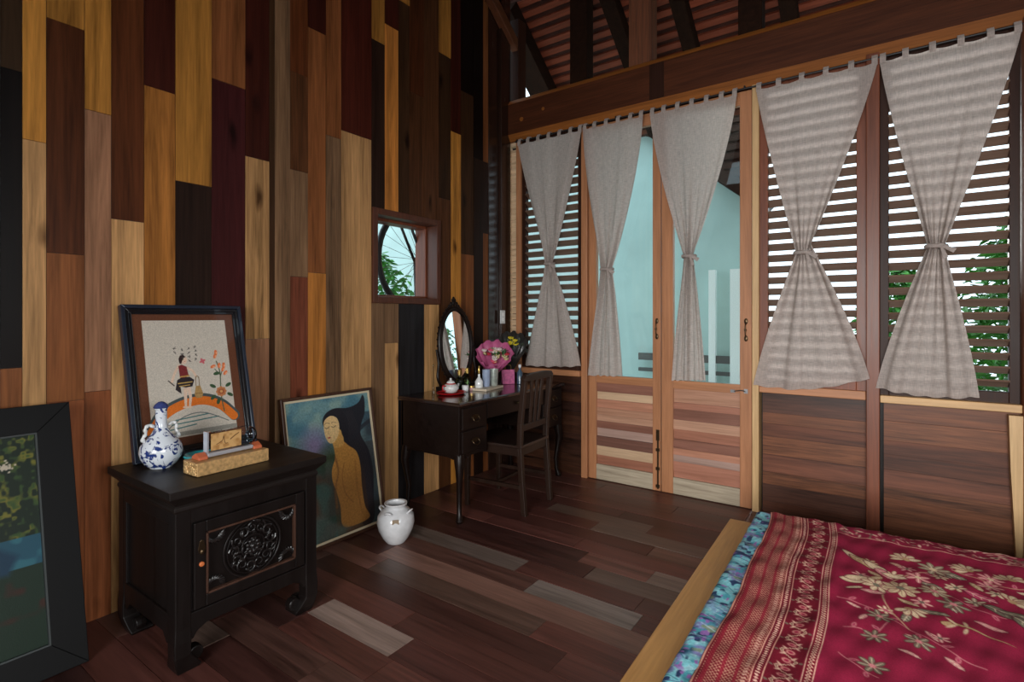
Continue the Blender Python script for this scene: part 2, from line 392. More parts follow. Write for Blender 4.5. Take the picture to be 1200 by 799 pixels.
for y0, y1, segs in back_cols + cols_:
    top = None
    for k, (code, zb) in enumerate(segs):
        zt0 = roofz(y0)+.06 if k == 0 else segs[k-1][1]; zt1 = roofz(y1)+.06 if k == 0 else zt0
        kk = random.uniform(.88, 1.1); m.cur = lin(tuple(min(255, q*kk) for q in C[code])); off = random.uniform(-.0025, .0025)
        pieces = [(y0, y1, zb, zt0, zt1)]
        if y1 > WY0 and y0 < WY1 and zb < WZ1 and max(zt0, zt1) > WZ0:
            pieces = []
            a, b = max(y0, WY0), min(y1, WY1)
            if y0 < WY0: pieces.append((y0, WY0, zb, zt0, zt0))
            if y1 > WY1: pieces.append((WY1, y1, zb, zt0, zt0))
            if zt0 > WZ1: pieces.append((a, b, max(zb, WZ1), zt0, zt1))
            if zb < WZ0: pieces.append((a, b, zb, min(zt0, WZ0), min(zt0, WZ0)))
        for a, b, lo, h0, h1 in pieces:
            if b-a < .002 or h0-lo < .002: continue
            g = .0009
            m.hexa([(-2.83,a+g,lo+g),(-2.78+off,a+g,lo+g),(-2.78+off,b-g,lo+g),(-2.83,b-g,lo+g)], [(-2.83,a+g,h0-g),(-2.78+off,a+g,h0-g),(-2.78+off,b-g,h1-g),(-2.83,b-g,h1-g)])
m.build('wall_left', M_plank, kind='structure', bevel=0)
# dark corner boards beside the louvres
m = MB(); m.box(-2.83,-2.772,3.549,3.69,0,roofz(3.6)-.1); m.box(-2.83,-2.745,3.692,3.826,0,roofz(3.826)-.1)
m.build('trim_1', wood('glossy_dark_board', (46,28,20), axis='z', rough=.22, spec=.6, coat=.3), kind='structure', bevel=.003)
m = MB(); m.box(-2.80,-2.69,3.872,3.99,3.20,roofz(3.99)-.2); m.box(-2.84,-2.785,3.83,3.99,0,3.19)
m.build('trim_2', M_dark, kind='structure', bevel=.004)

# rear and right walls (behind the camera) with openings
m = MB(); x = -2.8
while x < 2.2:
    n = min(2.2, x+random.uniform(.1, .17)); m.cur = lin(C[random.choice('GPORBTNUSY')])
    if -.9 < x < 1.4: m.box(x, n, -2.46, -2.4, 0, .85); m.box(x, n, -2.46, -2.4, 2.25, 3.7)
    else: m.box(x, n, -2.46, -2.4, 0, 3.7)
    x = n
m.build('wall_back', M_plank, kind='structure')
m = MB(); y = -2.4
while y < 3.9:
    n = min(3.9, y+random.uniform(.1, .17)); m.cur = lin(C[random.choice('GORBTNUSY')])
    if -1.0 < y < 1.0: m.box(2.2, 2.26, y, n, 0, .9); m.box(2.2, 2.26, y, n, 2.25, roofz(y)+.05)
    else: m.box(2.2, 2.26, y, n, 0, roofz(y)+.05)
    y = n
m.build('wall_right', M_plank, kind='structure')

# roof: tile courses on battens
def roof_part(M_, sgn):
    pass
m = MB(); sl = math.hypot(1, .75); a = math.atan(.75)
Mx = T(0, .8, 6.54) @ RX(-a)
m.box(-3.0, 2.5, 0, 5.64, .035, .06, Mx)
Mb = T(0, .8, 6.54) @ RZ(math.pi) @ RX(-a)
m.box(-2.5, 3.0, 0, 4.1, .035, .06, Mb)
ceil = m.build('ceiling', M_roof, kind='structure')
m = MB(); k = .05
while k < 5.6:
    m.box(-3.0, 2.5, k, k+.052, 0, .03, Mx)
    if k < 4: m.box(-2.5, 3.0, k, k+.052, 0, .03, Mb)
    k += .098
m.build('roof_batten', M_batten, ceil, kind='stuff')
M_rafter = wood('dark_rafter_wood', (40,23,14), axis='y', rough=.8, spec=.1)
# rafters, each a thing
rl = ['leftmost dark rafter sloping over the beam above the first curtain', 'dark rafter beside the rough stub post above the glazed doors', 'dark rafter rising over the beam above the fourth curtain', 'rightmost rafter over the beam near the right edge of the room']
for (x0, x1), lb in zip([(-1.995,-1.87),(-1.455,-1.34),(-.695,-.58),(.35,.47)], rl):
    m = MB(); m.box(x0, x1, 0, 5.55, -.12, -.002, Mx); o = m.build('rafter', M_rafter, bevel=.004)
    tag(o, lb, 'rafter', 'rafters under the tiled roof')
m = MB(); m.box(-3.0,-2.772, 3.95, 5.6, -.16, -.002, Mx); o = m.build('rafter', M_rafter, bevel=.004)
tag(o, 'broad dark rafter outside the corner, left of the reddish battens', 'rafter', 'rafters under the tiled roof')
m = MB(); m.box(-2.77,-2.70, 1.2, 3.98, -.09, -.002, T(0,0,-.46) @ Mx); o = m.build('rafter', wood('gable_rafter_wood', (104,60,36), axis='y', rough=.5), bevel=.006)
tag(o, 'brown rafter along the top edge of the multicoloured plank wall', 'rafter', 'rafters under the tiled roof')
sl_ = ['slim brown stub post on the beam above the second curtain', 'rough grained stub post on the beam above the third curtain', 'dark square stub post on the beam above the fourth curtain']
for (x0, x1), mt, lb in zip([(-2.155,-2.0),(-1.64,-1.46),(-.85,-.70)], [M_rafter, wood('rough_stub_wood', (112,66,42), axis='z', rough=.6, contrast=.7), M_rafter], sl_):
    m = MB(); m.box(x0, x1, 3.84, 3.96, 3.197, roofz(3.96)-.14); o = m.build('stub_post', mt, bevel=.006); tag(o, lb, 'post', 'stub posts on the beam')

# the big beam over the windows
b = empty('ceiling_beam', (0, 3.79, 2.846), 'massive red brown timber beam with golden edges running above the curtains', 'beam')
m = MB(); m.prism([(0.03,0),(0.2,0),(0.2,.35),(.03,.35),(0.0,.315),(0,.05)], -2.775, 2.2, 'yz'); m.build('beam_body', M_beam, b, bevel=.003)
m = MB(); m.prism([(-.002,.05),(.032,-.004),(.06,-.004),(.02,.05)], -2.77, 2.2, 'yz'); m.build('golden_edge', M_gold, b)
m = MB(); m.prism([(-.002,.315),(.02,.315),(.06,.356),(.028,.356)], -2.77, 2.2, 'yz'); m.build('golden_edge', M_gold, b)
m = MB(); m.box(-1.455,-1.345,-.003,.0,.052,.313); m.build('repair_patch', M_dark, b)
m = MB(); m.lathe([(.018,0),(.018,.006)], 12, T(-2.60,-.001,.16) @ RX(R(90))); m.lathe([(.014,0),(.014,.006)], 12, T(-2.38,-.001,.20) @ RX(R(90))); m.build('wood_plug', M_gold, b)

# ------------------------------------------------------------------ window wall
YF = 3.85
def louver(name, x0, x1, z0, z1, fr=.035, slat=M_slat, frame=M_dark, pitch=.073, tilt=33, sw=.064, th=.010, inner=.0, rail=M_dark):
    r = empty(name, ((x0+x1)/2, YF, z0), kind='structure'); cx = (x0+x1)/2; h = z1-z0; hw = (x1-x0)/2
    m = MB(); m.box(-hw, -hw+fr, .0, .045, 0, h); m.box(hw-fr, hw, .0, .045, 0, h); m.box(-hw+fr, hw-fr, .0, .045, 0, .06); m.box(-hw+fr, hw-fr, .0, .045, h-.05, h)
    m.build('window_frame', frame, r, bevel=.003)
    m = MB(); z = .06 + pitch*.6
    while z < h-.06:
        m.box(-hw+fr-.004, hw-fr+.004, -sw/2, sw/2, -th/2, th/2, T(0, .024, z) @ RX(R(-tilt))); z += pitch
    m.build('louver_slats', slat, r)
    return r
louver('window_1', -2.775, -2.69, .95, 2.86, fr=.006, slat=M_slatlit, pitch=.052, tilt=60, sw=.05, frame=M_slatlit)
louver('window_2', -2.638, -2.045, .86, 2.86, fr=.04, frame=M_dark)
louver('window_3', -.716, -.121, .85, 2.86, fr=.052, frame=M_post)
louver('window_4', -.056, .557, .835, 2.86, fr=.045, frame=M_dark)
louver('window_5', .66, 1.3, .835, 2.86, fr=.045, frame=M_dark)
louver('window_6', 1.4, 2.1, .835, 2.86, fr=.045, frame=M_dark)
# posts
def post(name, x0, x1, y0, y1, z0, z1, mt): MB().box(x0, x1, y0, y1, z0, z1).build(name, mt, kind='structure', bevel=.004)
post('trim_3', -2.69, -2.64, 3.83, 3.93, .85, 2.86, M_orange)
post('trim_4', -2.043, -1.99, 3.825, 3.93, 0, 2.86, M_orange)
post('trim_5', -.757, -.715, 3.82, 3.93, 0, 2.86, M_palez)
post('trim_6', -.122, -.055, 3.80, 3.93, 0, 2.86, M_post)
post('trim_7', .56, .66, 3.78, 3.93, 0, 2.86, wood('warm_post', (150,84,52), axis='z'))
m = MB(); m.prism([(.505,.78),(.56,.78),(.56,0),(.535,0),(.512,.5)], 3.80, 3.86, 'xz'); m.build('trim_8', M_palez, kind='structure')
m = MB(); m.box(-2.69,-2.045,3.80,3.93,.815,.862); m.build('trim_9', M_orangex, kind='structure', bevel=.004)
m = MB(); m.box(-.713,-.124,3.815,3.93,.80,.853); m.build('trim_10', M_orangex, kind='structure', bevel=.004)
m = MB(); m.box(-.053,.558,3.80,3.93,.795,.838); m.build('trim_11', M_pale, kind='structure', bevel=.004)
m = MB(); m.box(.66,2.2,3.80,3.93,.795,.83); m.build('trim_12', M_pale, kind='structure', bevel=.004)
m = MB(); m.box(-2.78,-1.985,3.85,3.93,2.86,3.0); m.box(-2,2.2,3.87,3.93,2.83,3.0); m.build('trim_13', M_darkx, kind='structure')
# lower wall boards under the windows
def lower(m, x0, x1, z1, pal, yf=3.87, hmin=.07, hmax=.12):
    z = 0
    while z < z1-.01:
        n = min(z1, z+random.uniform(hmin, hmax)); 
        if z1-n < .04: n = z1
        m.cur = lin(random.choice(pal)); o = random.uniform(-.003, .003)
        m.box(x0, x1, yf+o, 3.93, z+.0006, n-.0006); z = n
m = MB(); DP = [(116,70,46),(98,56,38),(134,82,54),(92,56,42),(108,64,46)]
lower(m, -2.78, -2.045, .815, [(66,38,26),(56,32,24),(76,44,28)])
for x0, x1 in ((-.70,-.115),(-.036,.57),(.66,2.2)): lower(m, x0, x1, .80, DP)
m.cur = lin((24,16,12)); m.box(-2.78,-2.045,3.931,3.94,0,.85); m.box(-.72,2.2,3.931,3.94,0,.85)  # added dark backing: its colour carries the shadow of the slot beside the post
m.build('wall_front', wood('figured_dark_boards', attr=True, axis='x', rough=.42, contrast=.93, scale=1.25, spec=.3), kind='structure')

# the two glazed doors
DPAL = [(190,142,116),(160,106,84),(208,176,144),(138,92,76),(182,124,102),(200,154,128),(120,82,70),(172,142,130),(196,138,112)]
def door(name, x0, x1, handle_x, sl, sr):
    r = empty(name, ((x0+x1)/2, YF, 0), kind='structure'); cx = (x0+x1)/2; a, b = x0-cx, x1-cx
    m = MB(); m.cur = None
    m.box(a, a+sl, 0, .045, .005, 2.83); m.box(b-sr, b, 0, .045, .005, 2.83); m.build('door_stile', M_orange, r, bevel=.003)
    m = MB(); m.box(a+sl, b-sr, .003, .042, .70, .80) if False else m.box(a+sl, b-sr, .003, .042, .775, .835); m.box(a+sl, b-sr, .003, .042, 2.74, 2.83); m.build('door_rail', M_orangex, r, bevel=.002)
    m = MB(); m.box(a+sl, b-sr, .003, .042, .005, .125); m.build('bottom_rail', wood('grey_bleached_rail', (186,172,150), axis='x', rough=.6), r, bevel=.002)
    m = MB(); z = .125; k = 0
    while z < .774:
        n = min(.775, z+random.uniform(.045, .078)); 
        if .775-n < .03: n = .775
        m.cur = lin(random.choice(DPAL)); d = random.choice([0, .006, .012, .004])
        m.box(a+sl, b-sr, .010+d, .034, z+.0006, n-.0006); z = n
    m.build('boarded_panel', M_hplank, r)
    m = MB(); m.box(a+sl-.004, b-sr+.004, .02, .025, .835, 2.74); m.build('glass_pane', M_glass, r)
    # s-shaped handle
    hx = handle_x-cx; m = MB()
    zc = 1.21
    m.tube(spline([(hx,-.002,zc+.055),(hx,-.022,zc+.04),(hx,-.027,zc),(hx,-.022,zc-.04),(hx,-.002,zc-.055)], 6), [.004]*25, 8)
    m.ball((hx,-.003,zc+.058), .014, 12, sz=(.9,.35,1.5)); m.ball((hx,-.003,zc-.058), .014, 12, sz=(.9,.35,1.5)); m.ball((hx,-.026,zc), .008, 10, sz=(1,.8,1.6))
    m.build('door_handle', M_iron, r, smooth=True)
    return r
d1 = door('door_1', -1.985, -1.392, -1.42, .065, .062)
d2 = door('door_2', -1.385, -.765, -.80, .085, .075)
# sliding bolt on the left door, hook on the right one
m = MB(); bx = -1.412+1.6885; m.box(bx-.006, bx+.006, -.006, .0, .02, .42); m.box(bx-.012, bx+.012, -.01, .0, .38, .46)
for z in (.03, .16, .30): m.box(bx-.014, bx+.014, -.012, 0, z, z+.022)
m.build('door_bolt', M_iron, d1, bevel=.001)
m = MB(); hx = -.80+1.075; m.box(hx-.012, hx+.012, -.006, 0, .78, .81); m.tube([(hx,-.01,.795),(hx-.03,-.012,.80),(hx-.075,-.01,.79)], .004, 6); m.box(hx-.10, hx-.07, -.006, .003, .78, .80); m.build('door_hook', M_steel, d2)
m = MB(); m.box(-2.04, -.72, 3.84, 3.93, -.012, .004); m.build('trim_14', M_darkx, kind='structure')

# ------------------------------------------------------------------ curtains
rod = empty('curtain_rod', (0, 3.801, 2.826), 'thin dark curtain rod fixed under the timber beam', 'curtain rod')
m = MB(); m.tube([(-2.68,0,0),(2.0,0,0)], .006, 8); m.build('rod', M_metalblk, rod)
for x in (-2.66,-1.73,-.8,.6,1.9):
    m = MB(); m.box(x-.004, x+.004, -.004, .03, .004, .02); m.build('rod_bracket', M_metalblk, rod)
def curtain(xl, xr, wx, wz, bl, br, zb, zsag, label, npl=7, ww=.034, ntabs=7, seed=0, tail=1, ztop=2.795, yb=3.775, fan=1.0, wd=None, ep=1.15):
    g = random.Random(seed); cx = (xl+xr)/2
    r = empty('curtain', (cx, yb, zb[0]), label, 'curtain', 'linen tab-top curtains tied at the waist')
    ph = [g.uniform(0, 6.28) for _ in range(6)]; tw = (ztop-wz)/(ztop-min(zb)); base = zb[0]
    def fn(S, Tt):
        up = Tt <= tw; a = np.where(up, Tt/tw, 0); bq = np.where(up, 0, (Tt-tw)/(1-tw))
        e = a**ep; e = np.where(up, e, 0)
        Lx = np.where(up, xl+(wx-ww-xl)*e, wx-ww+(bl-wx+ww)*np.sin(bq*math.pi/2*.62)/math.sin(math.pi/2*.62))
        Rx = np.where(up, xr+(wx+ww-xr)*e, wx+ww+(br-wx-ww)*np.sin(bq*math.pi/2*.62)/math.sin(math.pi/2*.62))
        gather = np.where(up, a**2.0, (1-bq)**.7*.45+.55)
        # folds converge on the tie
        s2 = S+.018*np.sin(2*math.pi*S*2+ph[0])
        fold = np.tanh(1.6*np.sin(2*math.pi*(npl*.62)*s2+ph[1]))*.62+np.sin(2*math.pi*(npl*.31)*s2+ph[2]+.8*Tt)*.5+np.sin(2*math.pi*npl*1.6*s2+ph[5])*.12*np.where(up, a**4, 1-bq)
        amp = .005+.025*gather
        X = Lx+(Rx-Lx)*(S+.012*gather*np.sin(2*math.pi*npl*S+ph[3]))
        Y = yb-amp*fold-.012*np.exp(-((Tt-tw)/.05)**2)
        zbot = zb[0]+(zb[1]-zb[0])*S-zsag*np.sin(math.pi*S)
        drape = .012*np.sin(math.pi*np.minimum(S*5 % 1, 1))
        Z = ztop+(zbot-ztop)*Tt + np.where(up, 0, 1)*0-.010*(1-Tt)**8*np.abs(np.sin(math.pi*S*(ntabs-1)))
        Z = Z+.004*Tt*np.sin(2*math.pi*npl*S+ph[4])
        return X-cx, Y-yb, Z-base
    grid('curtain_panel', 150, 120, fn, M_linen, r)
    for k in range(ntabs):
        x = xl+(xr-xl)*k/(ntabs-1); hw = .015; x = min(max(x, xl+hw), xr-hw)-cx
        m = MB(); zt = ztop-base
        for q, (yo, z0, z1) in enumerate([(0,-.02,.0),(0,0,.028)]): pass
        m.prism([(a_, b_+zt) for a_, b_ in [(-.003,-.02),(-.003,.02),(.012,.044),(.028,.046),(.044,.044),(.050,.034),(.046,.034),(.040,.041),(.028,.042),(.014,.04),(.003,.02),(.0,-.02)]], x-hw, x+hw, 'yz')
        m.build('tab', M_linen, r)
    # tie band with its knot and loose tail
    m = MB(); zc = wz-base; n = 16
    pts = [((ww+.006)*math.cos(2*math.pi*i/n)+wx-cx, .034*math.sin(2*math.pi*i/n)-.008, zc+.002*math.sin(4*math.pi*i/n)) for i in range(n)]
    m.tube(pts, .013, 8, closed=True, flat=1.0)
    m.build('tie_band', M_linen, r, smooth=True)
    m = MB(); x = wx-cx; s = tail
    m.ball((x+s*.02, -.046, zc), .014, 12, sz=(1.2,.7,1))
    m.add([(x+s*.02,-.05,zc+.008),(x+s*.02,-.05,zc-.008),(x+s*.07,-.058,zc-.045),(x+s*.085,-.05,zc-.022),(x+s*.02,-.045,zc+.008),(x+s*.02,-.045,zc-.008),(x+s*.07,-.053,zc-.045),(x+s*.085,-.045,zc-.022)],
          [(0,1,2,3),(7,6,5,4),(0,4,5,1),(1,5,6,2),(2,6,7,3),(3,7,4,0)])
    m.add([(x+s*.02,-.048,zc+.006),(x+s*.015,-.048,zc-.01),(x+s*.03,-.052,zc-.075),(x+s*.05,-.05,zc-.065),(x+s*.02,-.044,zc+.006),(x+s*.015,-.044,zc-.01),(x+s*.03,-.048,zc-.075),(x+s*.05,-.046,zc-.065)],
          [(0,1,2,3),(7,6,5,4),(0,4,5,1),(1,5,6,2),(2,6,7,3),(3,7,4,0)])
    m.build('tie_knot', M_linen, r, smooth='auto')
    return r
F_ = 3.775/3.78
curtain(-2.633,-2.012,-2.304,1.735,-2.565,-2.02,(.885,.905),.01,'leftmost linen curtain, in front of louvers in the room corner by the desk',5,ntabs=7,seed=1)
curtain(-2.000,-1.500,-1.787,1.665,-1.958,-1.665,(.835,.848),.0,'second linen curtain from the left, hanging narrow over the left glazed door',5,ww=.040,ntabs=6,seed=2,ep=1.5)
curtain(-1.445,-.842,-1.158,1.725,-1.288,-1.04,(.842,.857),.0,'third linen curtain from the left, hanging narrow over the right glazed door',6,ww=.036,ntabs=7,seed=3,ep=1.35)
curtain(-.722,-.064,-.446,1.70,-.742,-.106,(.85,.935),.045,'fourth linen curtain from the left, flared wide before the louvers right of the doors',5,ww=.042,ntabs=6,seed=4)
curtain(-.055,.552,.203,1.69,-.073,.388,(.885,.868),.025,'fifth linen curtain from the left, large one nearest the right edge over leafy louvers',5,ww=.036,ntabs=6,seed=5)
curtain(.562,1.2,.90,1.69,.66,1.2,(.87,.86),.02,'curtain cut off by the right edge, only a sliver beside the fifth curtain',7,ntabs=6,seed=6)
# ------------------------------------------------------------------ outdoors
m = MB(); m.box(-14,12,3.97,20,-.9,-.35); m.build('ground', M_ground, kind='structure')
ob = empty('outbuilding', (-3, 6.0, -.35), 'pale aqua rendered outbuilding with sloping top seen through the glazed doors', 'building')
m = MB(); m.prism([(-5,0),(1.82,0),(1.82,2.82),(.7,3.75),(-1.5,4.6),(-5,4.6)], 0, .2, 'xz'); m.build('building_wall', M_plaster, ob)
m = MB(); m.prism([(1.9,2.75),(.75,3.75),(-1.4,4.6),(-1.4,4.72),(.8,3.88),(1.98,2.83)], -.12, .3, 'xz'); m.build('roof_verge', M_dark, ob)
m = MB()
for k in range(22): m.box(.62, 1.78, .21, .235, 2.5+k*.1, 2.565+k*.1)
m.box(.55,1.8,.24,.27,2.4,4.8); m.build('slatted_gable', M_darkx, ob)
m = MB(); m.box(1.40,1.47,-.12,-.05,0,2.15); m.build('white_post', M_whitep, ob)
m = MB(); m.box(1.62,1.75,-.12,-.05,0,2.15); m.build('white_post', M_whitep, ob)
m = MB(); m.box(.6,1.75,-.10,-.06,1.15,1.23); m.box(.6,1.75,-.10,-.06,1.02,1.06); m.build('rail', M_greyp, ob)
def shrub(x, y, h, r, n, mt, label, seed):
    g = random.Random(seed); rt = empty('shrub', (x, y, -.35), label, 'shrub', 'shrubs growing outside the louvered windows')
    m = MB(); tips = []
    for k in range(9):
        a = g.uniform(0, 6.28); q = g.uniform(.1, r*.8); p = (q*math.cos(a), q*math.sin(a), h*g.uniform(.6, .95)); tips.append(p)
        m.tube([(0,0,0),(p[0]*.3,p[1]*.3,p[2]*.5),p], [.018,.012,.004], 6)
    m.build('stem', M_dark, rt)
    m = MB()
    for k in range(n):
        a = g.uniform(0, 6.28); q = r*math.sqrt(g.random()); z = h*(.12+.88*g.random()**.8); q *= math.sin(math.pi*min(1, .15+.85*z/h))**.5
        c = Vector((q*math.cos(a), q*math.sin(a), z)); L = g.uniform(.07, .14); wv = L*.42
        Mx_ = T(*c) @ RZ(g.uniform(0, 6.28)) @ RX(g.uniform(-.9, .9)) @ RY(g.uniform(-.5, .9))
        m.add([(0,0,0),(L*.35,-wv/2,.008),(L*.8,-wv*.3,0),(L,0,-.01),(L*.8,wv*.3,0),(L*.35,wv/2,.008)], [(0,1,2,3),(0,3,4,5)], Mx_)
    m.build('foliage', mt, rt, fix=False)
shrub(1.1, 6.2, 2.6, .75, 5200, M_leaf, 'leafy green shrub outside, seen between louvers right of the fifth curtain', 11)
shrub(.1, 7.6, 2.2, .6, 2600, M_leaf, 'lower green shrub outside behind the louvers left of the fifth curtain', 12)
shrub(2.9, 6.4, 3.2, .75, 3600, M_leaf2, 'tall dark green shrub outside, farthest right behind the louvers', 13)
shrub(-5.3, 4.4, 2.45, .75, 2200, M_leaf, 'bright green shrub outside the small square window behind the bicycle wheel', 14)
m = MB(); m.box(-14,-2.95,-4,3.97,-.9,-.35); m.build('ground', M_ground, kind='structure')

# ------------------------------------------------------------------ small square window in the plank wall
wn = empty('window_7', (-2.78, (WY0+WY1)/2, 1.39), kind='structure'); hy = .321
m = MB(); o_ = .018
m.box(-.09, o_, -hy, -hy+.04, 0, .632); m.box(-.09, o_, hy-.04, hy, 0, .632); m.box(-.09, o_, -hy+.04, hy-.04, 0, .045); m.box(-.09, o_, -hy+.04, hy-.04, .59, .632)
m.build('window_frame', wood('window_box_wood', (88,48,32), axis='z', rough=.4), wn, bevel=.004)
m = MB(); q = hy-.04
m.box(-.20,-.09,-q-.02,-q-.002,.03,.60); m.box(-.20,-.09,q-.015,q+.02,.03,.60); m.box(-.20,-.09,-q,q,.03,.062); m.box(-.20,-.09,-q,q,.572,.60)
m.build('window_lining', M_post, wn, bevel=.003)
# bicycle standing against the outside of the wall
bk = empty('bicycle', (-3.02, 2.975, .0), 'black bicycle standing outside, its spoked rear wheel filling the small square window', 'bicycle')
wz = 1.74; wr = .41
def circ(cy, cz, r, n=40): return [(0, cy+r*math.cos(2*math.pi*i/n), cz+r*math.sin(2*math.pi*i/n)) for i in range(n)]
m = MB(); m.tube(circ(0, wz, wr), .020, 10, closed=True); m.build('tyre', M_metalblk, bk, smooth=True)
m = MB(); m.tube(circ(0, wz, wr-.024), .008, 8, closed=True); m.build('rim', M_iron, bk, smooth=True)
m = MB(); m.lathe([(.022,-.035),(.03,-.03),(.016,-.02),(.016,.02),(.03,.03),(.022,.035)], 16, T(0,0,wz) @ RY(R(90))); m.build('hub', M_iron, bk, smooth='auto')
for k in range(28):
    a = 2*math.pi*k/28; a2 = a+(.5 if k % 2 else -.5); sx = .022 if k % 4 < 2 else -.022
    m = MB(); m.tube([(sx, .022*math.cos(a2), wz+.022*math.sin(a2)), (0, (wr-.026)*math.cos(a), wz+(wr-.026)*math.sin(a))], .0016, 5); m.build('spoke', M_iron, bk)
for s in (-1, 1):
    m = MB(); m.tube([(s*.05,0,wz),(s*.05,-.20,wz+.36)], .011, 8); m.build('seat_stay', M_metalblk, bk, smooth=True)
    m = MB(); m.tube([(s*.05,0,wz),(s*.05,.02,wz-.42)], .010, 8); m.build('chain_stay', M_metalblk, bk, smooth=True)
m = MB(); m.tube([(0,-.20,wz+.36),(0,-.62,wz+.30)], .016, 8); m.tube([(0,.02,wz-.42),(0,-.62,wz-.40)], .016, 8); m.tube([(0,-.62,wz+.32),(0,-.62,wz-.42)], .016, 8); m.build('frame_tube', M_metalblk, bk, smooth=True)
m = MB(); m.tube(circ(-.95, wz, wr), .02, 10, closed=True); m.build('tyre', M_metalblk, bk, smooth=True)
m = MB(); m.tube([(0,-.62,wz+.10),(0,-.95,wz)], .014, 8); m.build('fork', M_metalblk, bk, smooth=True)
# ------------------------------------------------------------------ switch
s_ = empty('light_switch', (-2.744, 3.70, 1.24), 'small white wall switch on the dark corner board above the bouquets', 'light switch')
m = MB(); m.box(0,.010,-.032,.032,0,.115); m.build('switch_plate', M_white, s_, bevel=.003)
m = MB(); m.box(.010,.015,-.012,.012,.062,.095); m.build('rocker', M_whitep, s_, bevel=.002)
m = MB(); m.box(.010,.015,-.012,.012,.020,.053); m.build('rocker', M_whitep, s_, bevel=.002)
# ================================================================== carved cabinet
cb = empty('carved_cabinet', (-2.345, 1.135, 0), 'black lacquered bedside cabinet with a carved door and curled feet', 'cabinet')
HX, HY = .262, .288      # half depth (towards the room) and half width
m = MB()
m.box(-HX, HX, -HY, HY, .17, .585); m.build('cabinet_body', M_black, cb, bevel=.003) if False else None
m = MB()
m.box(-HX+.02, HX-.012, -HY+.012, HY-.012, .19, .60); m.build('cabinet_body', M_black, cb, bevel=.002)
# top: overhanging slab with a stepped, hollowed edge
def ring(m, pts):   # rectangular rings (half depth, half width, z)
    vs = []; fs = []
    for a, b, z in pts: vs += [(-a,-b,z),(a,-b,z),(a,b,z),(-a,b,z)]
    for i in range(len(pts)-1):
        for k in range(4): fs.append((i*4+k, i*4+(k+1) % 4, i*4+4+(k+1) % 4, i*4+4+k))
    fs.append((3,2,1,0)); n = len(pts)*4-4; fs.append((n, n+1, n+2, n+3)); m.add(vs, fs)
m = MB(); ring(m, [(HX-.004,HY-.004,.585),(HX+.004,HY+.004,.60),(HX+.004,HY+.004,.612),(HX-.002,HY-.002,.617),(HX+.006,HY+.006,.628),(HX+.026,HY+.026,.648),(HX+.030,HY+.030,.655),(HX+.030,HY+.030,.68)])
m.build('cabinet_top', M_blacky, cb, bevel=.0025)
# corner posts that swell into inward-curled feet
def leg(sx, sy):
    m = MB(); w = .055
    prof = [(.60,0,w),(.30,0,w),(.17,0,w),(.12,.004,w+.004),(.07,.003,w+.002),(.03,-.006,w+.022),(.012,-.012,w+.030),(0,-.016,w+.018)]
    vs = []; fs = []
    for z, o, ww in prof:
        X = sx*(HX+o); Y = sy*(HY+o); vs += [(X,Y,z),(X-sx*ww,Y,z),(X-sx*ww,Y-sy*ww,z),(X,Y-sy*ww,z)]
    for i in range(len(prof)-1):
        for k in range(4): fs.append((i*4+k, i*4+(k+1) % 4, i*4+4+(k+1) % 4, i*4+4+k))
    fs.append((0,1,2,3)); n = len(prof)*4-4; fs.append((n,n+1,n+2,n+3)); m.add(vs, fs)
    # scroll of the foot
    m.lathe([(.026,-.02),(.028,-.012),(.028,.012),(.026,.02)], 16, T(sx*(HX-.05), sy*(HY-.085), .045) @ RY(R(90)))
    m.lathe([(.022,-.018),(.024,.0),(.022,.018)], 16, T(sx*(HX-.085), sy*(HY-.045), .042) @ RX(R(90)))
    m.build('leg', M_black, cb, bevel=.004)
for sx in (-1, 1):
    for sy in (-1, 1): leg(sx, sy)
# rails and aprons
m = MB(); m.prism([(-HY+.05,.215),(HY-.05,.215),(HY-.05,.12),(HY-.062,.118),(HY-.075,.14),(HY-.11,.158),(-HY+.11,.158),(-HY+.075,.14),(-HY+.062,.118),(-HY+.05,.12)], HX-.022, HX-.002, 'yz'); m.build('front_apron', M_black, cb, bevel=.003)
for sy in (-1, 1):
    m = MB(); y0, y1 = sorted((sy*(HY-.022), sy*(HY-.002)))
    m.prism([(-HX+.05,.215),(HX-.05,.215),(HX-.05,.13),(HX-.075,.105),(HX-.11,.14),(-HX+.11,.14),(-HX+.075,.105),(-HX+.05,.13)], y0, y1, 'xz'); m.build('side_apron', M_black, cb, bevel=.003)
    m = MB(); y0, y1 = sorted((sy*(HY-.018), sy*(HY-.001)))
    m.box(-HX+.05, HX-.05, y0, y1, .545, .60); m.box(-HX+.05, -HX+.075, y0, y1, .215, .545); m.box(HX-.075, HX-.05, y0, y1, .215, .545); m.build('side_frame', M_black, cb, bevel=.003)
m = MB(); m.box(HX-.018, HX-.001, -HY+.05, HY-.05, .545, .60); m.build('front_rail', M_black, cb, bevel=.003)
